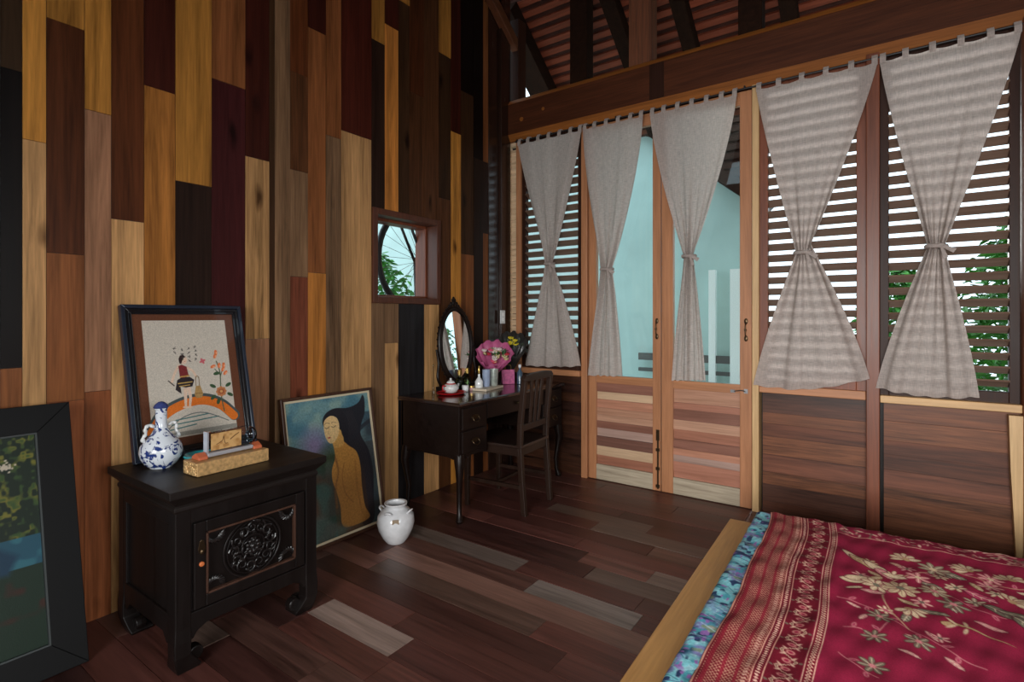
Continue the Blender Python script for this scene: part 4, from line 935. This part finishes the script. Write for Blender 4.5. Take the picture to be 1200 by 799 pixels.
for y, w_ in ((-.055,.018),(.0,.018),(.055,.018)):
    m = MB(); m.hexa([(.190,y-w_,.58),(.200,y-w_,.58),(.200,y+w_,.58),(.190,y+w_,.58)], [(.216,y*1.3-w_,.88),(.226,y*1.3-w_,.88),(.226,y*1.3+w_,.88),(.216,y*1.3+w_,.88)]); m.build('back_slat', M_chair, ch, bevel=.002)

# ================================================================== things on the desk
TZ = .761
mi = empty('oval_mirror', (-2.650, 3.02, TZ+.002), 'oval tabletop mirror in a carved black frame with a leafy crest', 'mirror')
a_, b_ = .168, .262; zc = .325
def ov(k, n, s=1, dx=0): t = 2*math.pi*k/n; return (dx, a_*s*math.cos(t), zc+b_*(1+(s-1)*.7)*math.sin(t))
m = MB(); n = 64; m.tube([ov(k, n, 1.08) for k in range(n)], .017, 10, closed=True); m.tube([ov(k, n, 1.0, .012) for k in range(n)], .007, 8, closed=True)
for k in range(40): p = ov(k, 40, 1.19); m.ball(p, .009, 8)
m.build('mirror_frame', M_desk, mi, smooth='auto')
mm, nt, bs = newmat('mirror_silver'); bs.inputs['Metallic'].default_value = 1; bs.inputs['Roughness'].default_value = .02; bs.inputs['Base Color'].default_value = (.86,.88,.88,1)
m = MB(); m.add([(.004,0,zc)]+[ov(k, n, 1.03, .004) for k in range(n)], [(0,1+k,1+(k+1) % n) for k in range(n)]); m.build('mirror_glass', mm, mi, fix=False)
m = MB(); m.add([(-.012,0,zc)]+[ov(k, n, 1.05, -.012) for k in range(n)], [(0,1+(k+1) % n,1+k) for k in range(n)]); m.build('mirror_back', M_desk, mi)
m = MB()
for k, (y, z, r_) in enumerate(((0,.655,.022),(0,.688,.013),(-.03,.645,.016),(.03,.645,.016),(-.052,.628,.013),(.052,.628,.013),(-.075,.605,.011),(.075,.605,.011),(-.016,.674,.011),(.016,.674,.011))): m.ball((0,y,z-.012), r_, 10, sz=(.6,1,1.2))
m.build('crest', M_desk, mi, smooth='auto')
m = MB(); m.box(-.05,.05,-.19,.19,0,.03)
for s in (-1, 1): m.tube(spline([(0,s*.18,.03),(0,s*.215,.10),(0,s*.20,.20),(0,s*.215,.30)], 6), [.013-.0003*i for i in range(19)], 8)
m.build('mirror_stand', M_desk, mi, bevel=.004)
mi.rotation_euler = (0, R(-4), 0)
# tray with teapot and cup
tr = MB(); tr.lathe([(.075,0),(.085,.003),(.098,.012),(.096,.015),(.084,.007),(0,.005)], 36, sx=1.0, sy=1.15); tr = tr.build('serving_tray', plain('red_lacquer', (176,28,34), .25, coat=.5), smooth='auto')
tr.location = (-2.50, 2.775, TZ); tag(tr, 'round red tray under the white teapot on the desk', 'tray')
tp = empty('teapot', (-2.505, 2.775, TZ+.008), 'white patterned teapot with a red band on the red tray', 'teapot')
m = MB(); m.lathe([(.030,0),(.044,.008),(.056,.03),(.054,.045),(.042,.058),(.030,.062)], 32); m.build('pot_body', plain('patterned_white_glaze', (214,214,212), .2, var=.15, bscale=80, coat=.4), tp, smooth='auto')
m = MB(); m.lathe([(.034,.060),(.034,.066),(.030,.068)], 28); m.build('red_band', plain('red_glaze', (180,30,36), .25), tp, smooth='auto')
m = MB(); m.lathe([(.030,.067),(.026,.078),(.012,.086),(.006,.090),(.010,.096),(.006,.102),(0,.103)], 24); m.build('lid', M_white, tp, smooth='auto')
m = MB(); m.tube(spline([(0,.050,.026),(0,.070,.034),(0,.082,.056)], 5), [.011-.0005*i for i in range(11)], 8); m.build('spout', M_white, tp, smooth=True)
m = MB(); m.tube(spline([(0,-.050,.048),(0,-.078,.056),(0,-.080,.026),(0,-.052,.018)], 5), .0045, 8); m.build('handle', plain('red_glaze_handle', (180,30,36), .25), tp, smooth=True)
def bottle(name, x, y, prof, mat, label, cap=None, seg=24, tilt=None, cat='bottle', z=TZ):
    r = empty(name, (x, y, z), label, cat); 
    if tilt: r.rotation_euler = tilt
    m = MB(); m.lathe(prof, seg); m.build(name.split('_')[-1]+'_body', mat, r, smooth='auto')
    if cap: m = MB(); m.lathe(cap[0], seg); m.build('cap', cap[1], r, smooth='auto')
    return r
M_gold2 = plain('gold_cap', (190,160,90), .25, .8); M_gg = glass('green_glass', (.55,.72,.45)); M_lab = plain('pale_label', (200,206,214), .5)
bottle('perfume_bottle', -2.60, 2.70, [(.008,0),(.010,.004),(.007,.02),(.005,.15),(.006,.20),(.003,.21)], M_clear, 'tall slim clear bottle behind the teapot')
bottle('green_bottle', -2.565, 2.935, [(.026,0),(.028,.004),(.028,.085),(.012,.10),(.010,.118)], M_gg, 'left one of two squat green glass bottles before the mirror', ([(.013,.114),(.013,.150),(.010,.152)], M_gold2))
bottle('green_bottle', -2.55, 3.005, [(.026,0),(.028,.004),(.028,.095),(.012,.11),(.010,.125)], M_gg, 'right one of two squat green glass bottles before the mirror', ([(.013,.122),(.013,.158),(.010,.160)], M_gold2))
bottle('cream_jar', -2.50, 2.925, [(.022,0),(.024,.003),(.024,.028)], M_white, 'small white cream jar right of the red tray', ([(.025,.028),(.025,.044),(.023,.046)], M_white), cat='jar')
bottle('cream_jar', -2.50, 2.995, [(.018,0),(.020,.003),(.020,.022)], plain('rose_jar', (196,150,150), .3), 'tiny rose cream jar between two white containers', ([(.021,.022),(.021,.034),(.019,.035)], M_gold2), cat='jar')
bx_ = empty('flat_box', (-2.45, 3.12, TZ), 'flat cream box lying under the cups on the desk', 'box', rz=R(8)); m = MB(); m.box(-.065,.065,-.13,.13,0,.012); m.build('box_body', plain('cream_card', (206,190,168), .6), bx_, bevel=.003); m = MB(); m.box(-.066,.066,-.131,.131,.012,.017); m.build('box_lid', plain('cream_card_lid', (216,202,180), .6), bx_, bevel=.002)
Z2 = TZ+.018
bottle('lotion_bottle', -2.47, 3.045, [(.028,0),(.030,.004),(.030,.045),(.020,.062),(.009,.075),(.008,.10)], M_white, 'white lotion bottle with a tall thin gold neck on the flat box', ([(.007,.10),(.009,.115),(.006,.155),(.003,.16)], M_gold2), z=Z2)
m = bottle('tall_cup', -2.465, 3.125, [(.026,0),(.028,.003),(.031,.125),(.029,.125),(.026,.01),(0,.008)], plain('blue_grey_cup', (150,164,190), .35, var=.1, bscale=20), 'left one of two tall tumblers, blue grey, on the flat box', cat='cup', z=Z2)
m = bottle('tall_cup', -2.45, 3.20, [(.028,0),(.030,.003),(.034,.125),(.032,.125),(.028,.01),(0,.008)], plain('silver_cup', (176,184,176), .3, .4, var=.25, bscale=40), 'right one of two tall tumblers, silvery with flowers, on the flat box', cat='cup', z=Z2)
# bouquets
def bouquet(name, loc, rot, r, h, wrapmat, petals, label, nfl, leaf, inner=.6, seed=1, flat=.55):
    g = random.Random(seed); rt = empty(name, loc, label, 'bouquet', rot=rot)
    m = MB(); n = 48; vs = []; fs = []
    rings = [(.012,0),(.018,h*.22),(.05,h*.40),(r*.7,h*.66),(r,h*.93)]
    for q, (rr, z) in enumerate(rings):
        for k in range(n):
            a = 2*math.pi*k/n; w_ = 1+.08*math.sin(a*9)*(q/4)
            up = .10*r/0.1*(q/4)**2*max(0, -math.cos(a))-.55*h*(q/4)**2*max(0, math.cos(a))
            vs.append((rr*flat*w_*math.cos(a), rr*w_*math.sin(a), z+up*.5+.012*math.sin(a*12+q)*(q/4)))
    for i in range(len(rings)-1):
        for k in range(n): fs.append((i*n+k, i*n+(k+1) % n, (i+1)*n+(k+1) % n, (i+1)*n+k))
    m.add(vs, fs); o = m.build('wrapping', wrapmat, rt, smooth=True, fix=False)
    sd = o.modifiers.new('t', 'SOLIDIFY'); sd.thickness = .0015
    for k in range(nfl):
        a = g.uniform(0, 6.28); q = r*inner*math.sqrt(g.random()); x, y, z = q*flat*math.cos(a), q*math.sin(a), h*.86+.04*(1-q/r)+g.uniform(-.015,.02)-.5*q*max(0, math.cos(a))
        m = MB(); mt = g.choice(petals); rp_ = g.uniform(.018,.026)
        for j in range(7):
            b = 2*math.pi*j/7; m.ball((0,0,0), rp_*.62, 8, T(x+rp_*.5*math.cos(b), y+rp_*.5*math.sin(b), z) @ RZ(b) @ RY(-.7), sz=(1.1,.8,.35))
        m.ball((x,y,z+.004), rp_*.4, 8); m.build('flower', mt, rt, smooth=True)
    m = MB()
    for k in range(40):
        a = g.uniform(0, 6.28); q = r*.75*math.sqrt(g.random()); x, y, z = q*flat*math.cos(a), q*math.sin(a), h*.80+g.uniform(0,.05)
        L = .04; m.add([(0,0,0),(L*.5,-.009,.004),(L,0,0),(L*.5,.009,.004)], [(0,1,2,3)], T(x,y,z) @ RZ(g.uniform(0,6.28)) @ RY(-g.uniform(.2,1.2)))
    m.build('leaves', leaf, rt, fix=False)
    return rt
pk = [plain('pink_petal', (216,84,120), .5), plain('white_petal', (226,210,206), .5), plain('red_petal', (188,44,62), .5), plain('cream_petal', (214,196,150), .5)]
pinkw = plain('pink_wrapping', (176,82,124), .5, var=.2, bscale=15)
bouquet('pink_bouquet', (-2.63, 3.41, TZ+.005), (0, R(24), R(-42)), .150, .29, pinkw, pk, 'pink wrapped bouquet of red and white flowers beside the mirror', 30, M_leaf2, .72, 21, .5)
yl = [plain('yellow_petal', (214,196,50), .5)]
bouquet('yellow_bouquet', (-2.60, 3.60, TZ+.005), (0, R(16), R(-34)), .13, .37, plain('dark_wrapping', (44,42,40), .35, coat=.3), yl, 'dark wrapped bouquet with yellow flowers in the room corner', 8, plain('grey_leaf', (74,84,68), .5), .4, 22, .5)
gb2 = empty('gift_bag', (-2.50, 3.45, TZ), 'small pink patterned gift bag behind the tumblers', 'gift bag', rz=R(-35)); m = MB(); m.hexa([(-.02,-.05,0),(.02,-.05,0),(.02,.05,0),(-.02,.05,0)], [(-.006,-.055,.115),(.006,-.055,.115),(.006,.055,.115),(-.006,.055,.115)]); m.build('bag_body', plain('pink_bag', (190,96,140), .5, var=.35, bscale=45), gb2, bevel=.003)
m = MB(); m.tube(spline([(.0,-.025,.112),(0,-.02,.15),(0,.02,.15),(0,.025,.112)], 5), .002, 6); m.build('bag_handle', M_gold2, gb2)
bottle('blue_bottle', -2.42, 3.50, [(.020,0),(.024,.004),(.024,.09),(.010,.115),(.009,.135)], plain('blue_plastic', (60,84,104), .2, coat=.5), 'slim blue grey bottle at the right end behind the chair back', ([(.012,.133),(.012,.155),(.010,.157)], M_white))

# ================================================================== bed
bedrot = R(1.75)
bd = empty('platform_bed', (-.518, 2.665, 0), 'low wooden platform bed with a broad honey coloured edge board', 'bed', rz=bedrot)
M_bed = wood('honey_bed_wood', (198,148,88), axis='y', rough=.4, contrast=.3, knots=False)
m = MB(); m.box(-.118,.06,-2.0,.058,.285,.32); m.build('edge_board', M_bed, bd, bevel=.004)
m = MB(); m.box(.06,1.9,-.06,.058,.285,.32); m.build('end_board', M_bed, bd, bevel=.004)
m = MB(); m.box(.06,1.9,-2.0,-.06,.285,.312); m.build('platform', M_bed, bd)
for x, y in ((-.06,-.0),(1.82,0),(-.06,-1.94),(1.82,-1.94)): m = MB(); m.box(x-.04,x+.04,y-.04,y+.04,0,.285); m.build('leg', M_bed, bd, bevel=.004)
mt_ = empty('mattress', (-.518, 2.665, .322), 'mattress in a teal and violet sheet showing beside the red cover', 'mattress', rz=bedrot)
nx, ny = 120, 700
B = Board(.30, 1.96, nx, ny, (124,192,202)); n1, n2, n3, n4 = B.noise(.03,31), B.noise(.011,32), B.noise(.06,33), B.noise(.02,34)
B.put((n3-.5)*6, (132,112,176), .75); B.put((n1-.58)*8, (64,146,162), .8); B.put((n2-.62)*8, (150,196,206)); B.put((n4-.66)*10, (40,60,96)); B.put((n1*n2-.42)*9, (146,104,172)); B.put((n3*n4-.45)*8, (180,200,140), .6)
g = random.Random(31)
for k in range(130):
    x, y = g.uniform(0,.15), g.uniform(0,1.95); a = g.uniform(-.9,.9); L = g.uniform(.02,.06)
    B.line([(x-L*math.cos(a),y-L*math.sin(a)),(x+L*math.cos(a),y+L*math.sin(a))], .0016, g.choice([(40,56,98),(170,214,220),(38,116,132),(120,70,150)]), .8)
def sheet(S, Tt):
    X = S*.30; Y = -Tt*1.96; Z = .076-.05*np.exp(-X/.006)-.0*X; Z = Z+.0015*np.sin(Y*60+X*40)+.002*np.sin(Y*23)*np.exp(-X/.05)
    return X, Y, Z
grid('fitted_sheet', nx, ny, sheet, drawn('printed_sheet', .6, weave=120), mt_, cols=B.im)
m = MB(); m.box(.004,1.86,-1.96,-.004,0,.068); m.build('mattress_core', plain('navy_mattress_side', (58,74,98), .8), mt_, bevel=.02)
m = MB(); m.tube([(0,-1.96,.030),(0,-.98,.030),(0,-.006,.030),(.93,0,.030),(1.86,0,.030)], .006, 8); m.build('piping', plain('pale_piping', (176,190,206), .6), mt_, smooth=True)
# -- red bedspread, woven design
bsd = empty('bedspread', (-.518, 2.665, .40), 'crimson woven bedspread with cream flowers, vines and patterned bands', 'bedspread', rz=bedrot)
WU, WV = 1.45, 1.96; NX, NY = 560, 760
B = Board(WU, WV, NX, NY, (140,28,58))
U = B.X; V = B.Y; CR = (214,172,150); DKR = (104,18,34); OL = (128,112,88)
B.soft = .003
B.put((U < .128).astype(float), (132,38,50))
def stripe(u0, u1, c, a=1): B.put(((U >= u0) & (U < u1)).astype(float), c, a)
# dense weave band
dots = (np.sin(U*2*math.pi/.0105)*np.sin(V*2*math.pi/.0125) > .15).astype(float)
dots2 = (np.sin(U*2*math.pi/.0075+V*240) > .2).astype(float)
stripe(0,.128,(124,34,44))
B.put(dots*((U > .008) & (U < .122)), (190,142,118), .85)
for c0, c1 in ((.018,.026),(.052,.060),(.086,.094)): stripe(c0, c1, (142,30,48), .75)
B.put(((U > .104) & (U < .116))*(np.sin(V*2*math.pi/.012) > 0), CR, .8)
for u in (.004,.124,.147): stripe(u-.0018, u+.0018, (220,160,140))
stripe(.126,.1455,(116,22,40)); B.put((((U-.136)/.0045)**2+((V % .011-.0055)/.0035)**2 < 1).astype(float), (222,176,156))
# vine band
stripe(.149,.225,(112,20,38)); vc = .187
ph = V*2*math.pi/.075; wob = vc+.020*np.sin(ph)
B.put((np.abs(U-wob) < .0042).astype(float), (206,160,140)); B.put((np.abs(U-wob) < .0018).astype(float), (140,110,92))
k = 0
while k*.0375 < WV:
    v = k*.0375+.019*0; s = 1 if k % 2 == 0 else -1; vv = (k+.5)*.0375; uu = vc+(.020 if k % 2 == 0 else -.020)
    B.ell(uu-s*.022, vv, .011, .009, (196,130,120)); B.ell(uu-s*.022, vv, .006, .005, (150,34,64))
    B.ell(uu-s*.006, vv+.013, .009, .0032, (216,176,152), .8*s); B.ell(uu-s*.006, vv-.013, .009, .0032, (216,176,152), -.8*s); B.ell(uu+s*.012, vv+.004, .006, .004, (120,100,84), .4)
    k += 1
for u in (.228,.252): stripe(u-.0018, u+.0018, (222,170,150))
stripe(.230,.250,(124,24,44)); B.put((((U-.2405)/.0062)**2+((V % .013-.0065)/.0045)**2 < 1).astype(float), (216,172,150)); B.put((((U-.2405)/.003)**2+((V % .013-.0065)/.002)**2 < 1).astype(float), (110,30,46))
# far floral border
fm = ((U > .2545) & (V < .115)).astype(float); B.put(fm, (138,30,58))
g = random.Random(40)
for k in range(260):
    u, v = g.uniform(.26, WU), g.uniform(.01,.110); a = g.uniform(0,3.14); B.ell(u, v, g.uniform(.007,.016), g.uniform(.003,.0055), g.choice([(206,156,140),(196,134,124),(120,96,80),(214,180,156)]), a)
B.put(((U > .2545) & (V > .115) & (V < .119)).astype(float), (214,160,140)); stripe(.2545,.258,(146,26,62),.0)
# field motifs: the local frame was measured from the mattress corner, the cover starts .07 in
def petalflower(u, v, r, n, c, a0=0, open_=6.28, c2=None, inner=None):
    for j in range(n):
        a = a0-open_/2+open_*(j+.5)/n if open_ < 6 else a0+6.28*j/n
        x, y = u+r*.62*math.cos(a), v+r*.62*math.sin(a)
        B.ell(x, y, r*.50, r*.27, DKR, a); B.ell(x, y, r*.45, r*.22, c, a)
        B.line([(u+r*.25*math.cos(a), v+r*.25*math.sin(a)), (u+r*.9*math.cos(a), v+r*.9*math.sin(a))], .0011, c2 or (236,214,186))
    if inner: B.ell(u, v, r*.24, r*.24, inner)
def leaf(u, v, L, a, c, n=3):
    B.ell(u+L*.5*math.cos(a), v+L*.5*math.sin(a), L*.53, L*.22, (74,16,30), a); B.ell(u+L*.5*math.cos(a), v+L*.5*math.sin(a), L*.49, L*.19, c, a)
    B.line([(u,v),(u+L*math.cos(a), v+L*math.sin(a))], .0012, (226,206,176))
    for j in range(1, 4): 
        x, y = u+L*j/4*math.cos(a), v+L*j/4*math.sin(a)
        for s in (-1,1): B.line([(x,y),(x+L*.16*math.cos(a+s*.8), y+L*.16*math.sin(a+s*.8))], .0008, (226,206,176))
def vine(P, c=(198,120,124), w_=.0022):
    pts = [p[:2] for p in spline([(*p,0) for p in P], 8)]; B.line(pts, w_, c)
    for i in range(5, len(pts)-2, 7):
        a = math.atan2(pts[i+1][1]-pts[i][1], pts[i+1][0]-pts[i][0]); s = 1 if (i//7) % 2 else -1
        B.ell(pts[i][0]+.014*math.cos(a+s*1.2), pts[i][1]+.014*math.sin(a+s*1.2), .013, .006, (206,132,132), a+s*1.0); B.ell(pts[i][0]+.014*math.cos(a+s*1.2), pts[i][1]+.014*math.sin(a+s*1.2), .008, .003, (168,50,84), a+s*1.0)
CREAM = (210,186,150); GOLDC = (180,148,108); GREYG = (112,106,88); PINKC = (206,128,130)
def cluster(o, v, mir=1):
    X = lambda u: o+mir*(u-.0)
    A = lambda a: a if mir == 1 else math.pi-a
    vine([(X(.345-.07),v+.700),(X(.33),v+.713),(X(.382),v+.746),(X(.455),v+.804),(X(.513),v+.841),(X(.551),v+.885),(X(.60),v+.914)])
    vine([(X(.292),v+.882),(X(.333),v+.868),(X(.366),v+.883),(X(.40),v+.80)]); vine([(X(.291),v+1.034),(X(.33),v+1.067),(X(.38),v+1.095)]); vine([(X(.45),v+.80),(X(.40),v+.66),(X(.42),v+.50),(X(.50),v+.38),(X(.56),v+.30)], (190,150,120), .003)
    for u, w2_, L, a, c in ((.275,.31,.10,.75,CREAM),(.30,.335,.11,.72,GOLDC),(.345,.36,.09,.75,CREAM),(.28,.56,.085,-.15,CREAM),(.295,.545,.09,-.35,CREAM),(.38,.40,.08,.9,PINKC),(.40,.43,.07,.2,CREAM),
                            (.486,.654,.075,.05,GREYG),(.52,.276,.10,.75,GREYG),(.55,.30,.09,.4,GREYG),(.40,.47,.06,2.2,GOLDC),(.46,.70,.06,1.9,GREYG),(.34,.62,.07,-.4,PINKC),(.50,.44,.07,.3,GREYG)): leaf(X(u), v+w2_, L, A(a), c)
    petalflower(X(.47), v+.268, .048, 6, CREAM, A(-2.0), 3.6, None, GOLDC); petalflower(X(.546), v+.296, .045, 7, (150,138,112), 0, 6.28, None, CREAM)
    petalflower(X(.384), v+.549, .042, 8, CREAM, .3, 6.28, None, GREYG); petalflower(X(.449), v+.532, .05, 9, CREAM, .1, 6.28, (150,120,90), GREYG); petalflower(X(.54), v+.498, .042, 8, (176,158,126), 0, 6.28, None, PINKC)
    petalflower(X(.461), v+.668, .045, 5, CREAM, A(1.2), 3.0, None, GOLDC); petalflower(X(.50), v+.416, .036, 6, PINKC, .5, 6.28, None, CREAM)
    petalflower(X(.383), v+.768, .034, 7, GREYG, 0, 6.28, (220,190,160), PINKC); petalflower(X(.366), v+.893, .032, 7, GREYG, .3, 6.28, (220,190,160), PINKC); petalflower(X(.467), v+.863, .034, 7, GREYG, 0, 6.28, (220,190,160), PINKC); petalflower(X(.366), v+1.043, .034, 7, GREYG, .1, 6.28, (220,190,160), PINKC); petalflower(X(.58), v+.569, .040, 6, GREYG, .1, 6.28, (220,190,160), PINKC)
    # lizard-like blossom
    P = [(X(.542),v+.715),(X(.565),v+.70),(X(.60),v+.71),(X(.64),v+.725),(X(.687),v+.743)]
    B.line(P, .013, DKR, w2=.002); B.line(P, .010, GOLDC, w2=.001); 
    for j in range(8): B.ell(X(.56+.014*j), v+.702+.0052*j, .0035, .002, (120,60,50), .8)
    for u, w2_, a in ((.555,.72,2.4),(.56,.69,-2.2),(.585,.735,1.9),(.592,.688,-1.6)): B.ell(X(u), v+w2_, .018, .005, CREAM, A(a))
    # upper right sprays
    petalflower(X(.65), v+.255, .05, 6, CREAM, A(-2.3), 3.6, None, GOLDC); petalflower(X(.70), v+.29, .036, 7, PINKC, 0, 6.28, (230,200,180), CREAM); petalflower(X(.76), v+.257, .048, 6, CREAM, A(-1.8), 3.4, None, GOLDC)
    petalflower(X(.735), v+.445, .05, 6, CREAM, A(-.6), 3.2, None, GOLDC); petalflower(X(.69), v+.356, .035, 7, PINKC, 0, 6.28, (230,200,180), CREAM)
    for u, w2_, L, a, c in ((.66,.505,.12,.75,GREYG),(.69,.53,.10,.3,GREYG),(.72,.56,.11,1.0,GREYG),(.80,.38,.12,.2,PINKC),(.62,.43,.09,.6,(168,60,88))): leaf(X(u), v+w2_, L, A(a), c)
    vine([(X(.60),v+.28),(X(.66),v+.31),(X(.73),v+.33),(X(.80),v+.30)], (190,150,120)); vine([(X(.58),v+.50),(X(.64),v+.56),(X(.70),v+.58)])
for u, w2_, L, a, c in ((.42,.33,.07,.5,(196,140,120)),(.36,.43,.06,.9,GOLDC),(.30,.62,.05,-.5,CREAM),(.44,.60,.06,.6,GOLDC),(.56,.56,.06,1.2,GREYG),(.62,.64,.07,.3,PINKC),(.57,.44,.05,-.6,CREAM),(.35,.78,.045,2.0,PINKC),(.49,.78,.05,1.1,PINKC),(.42,.93,.05,.4,PINKC),(.64,.36,.06,1.1,GOLDC),(.76,.34,.06,.2,CREAM),(.30,.72,.04,.5,PINKC),(.52,.90,.05,.8,PINKC),(.44,.84,.04,.2,PINKC)): leaf(u, w2_, L, a, c)
for u, v_, r_, c in ((.34,.50,.026,PINKC),(.43,.43,.030,CREAM),(.36,.36,.026,GOLDC),(.50,.60,.028,PINKC),(.60,.42,.028,CREAM),(.64,.50,.030,(150,138,112)),(.47,.36,.026,PINKC),(.40,.72,.022,CREAM),(.62,.25,.030,PINKC),(.70,.42,.026,CREAM),(.52,.80,.024,PINKC),(.56,.36,.026,CREAM)): petalflower(u, v_, r_, 6, c, u*9, 6.28, None, GREYG)
cluster(0, 0); 
petalflower(.98, .35, .05, 7, CREAM, 0, 6.28, None, GREYG); petalflower(.92, .7, .05, 7, CREAM, 0, 6.28, None, GREYG); vine([(.8,1.1),(.9,1.0),(1.0,.9),(1.1,.95)]); petalflower(.72,1.15,.045,7,GREYG,0,6.28,(220,190,160),PINKC)
B.put((B.noise(.004, 50)-.5)*.35, (96,10,30)); 
edge = lambda Tt: .082+.006*np.sin(Tt*17)+.005*np.sin(Tt*5+1)
def cover(S, Tt):
    E = edge(Tt)-.020*(1-Tt)**8; X = E+S*(WU); Y = .018-Tt*WV
    Z = .006+.0025*np.sin(X*31+Y*9)+.0020*np.sin(Y*41+X*7)+.0015*np.sin(X*83-Y*29)
    Z = Z+.007*np.exp(-((X-.11)/.03)**2)*np.sin(Tt*14)**2+.009*np.exp(-((X-.33-.02*np.sin(Tt*9))/.02)**2)*.6
    dz = np.maximum(0, Y-.003); Z = Z-dz*4.5
    Z = Z-.004*np.exp(-S/.004)
    return X, Y, Z
grid('cover_cloth', NX, NY, cover, drawn('woven_bedspread', .85, spec=.15, weave=420, bump=.5), bsd, cols=B.im)
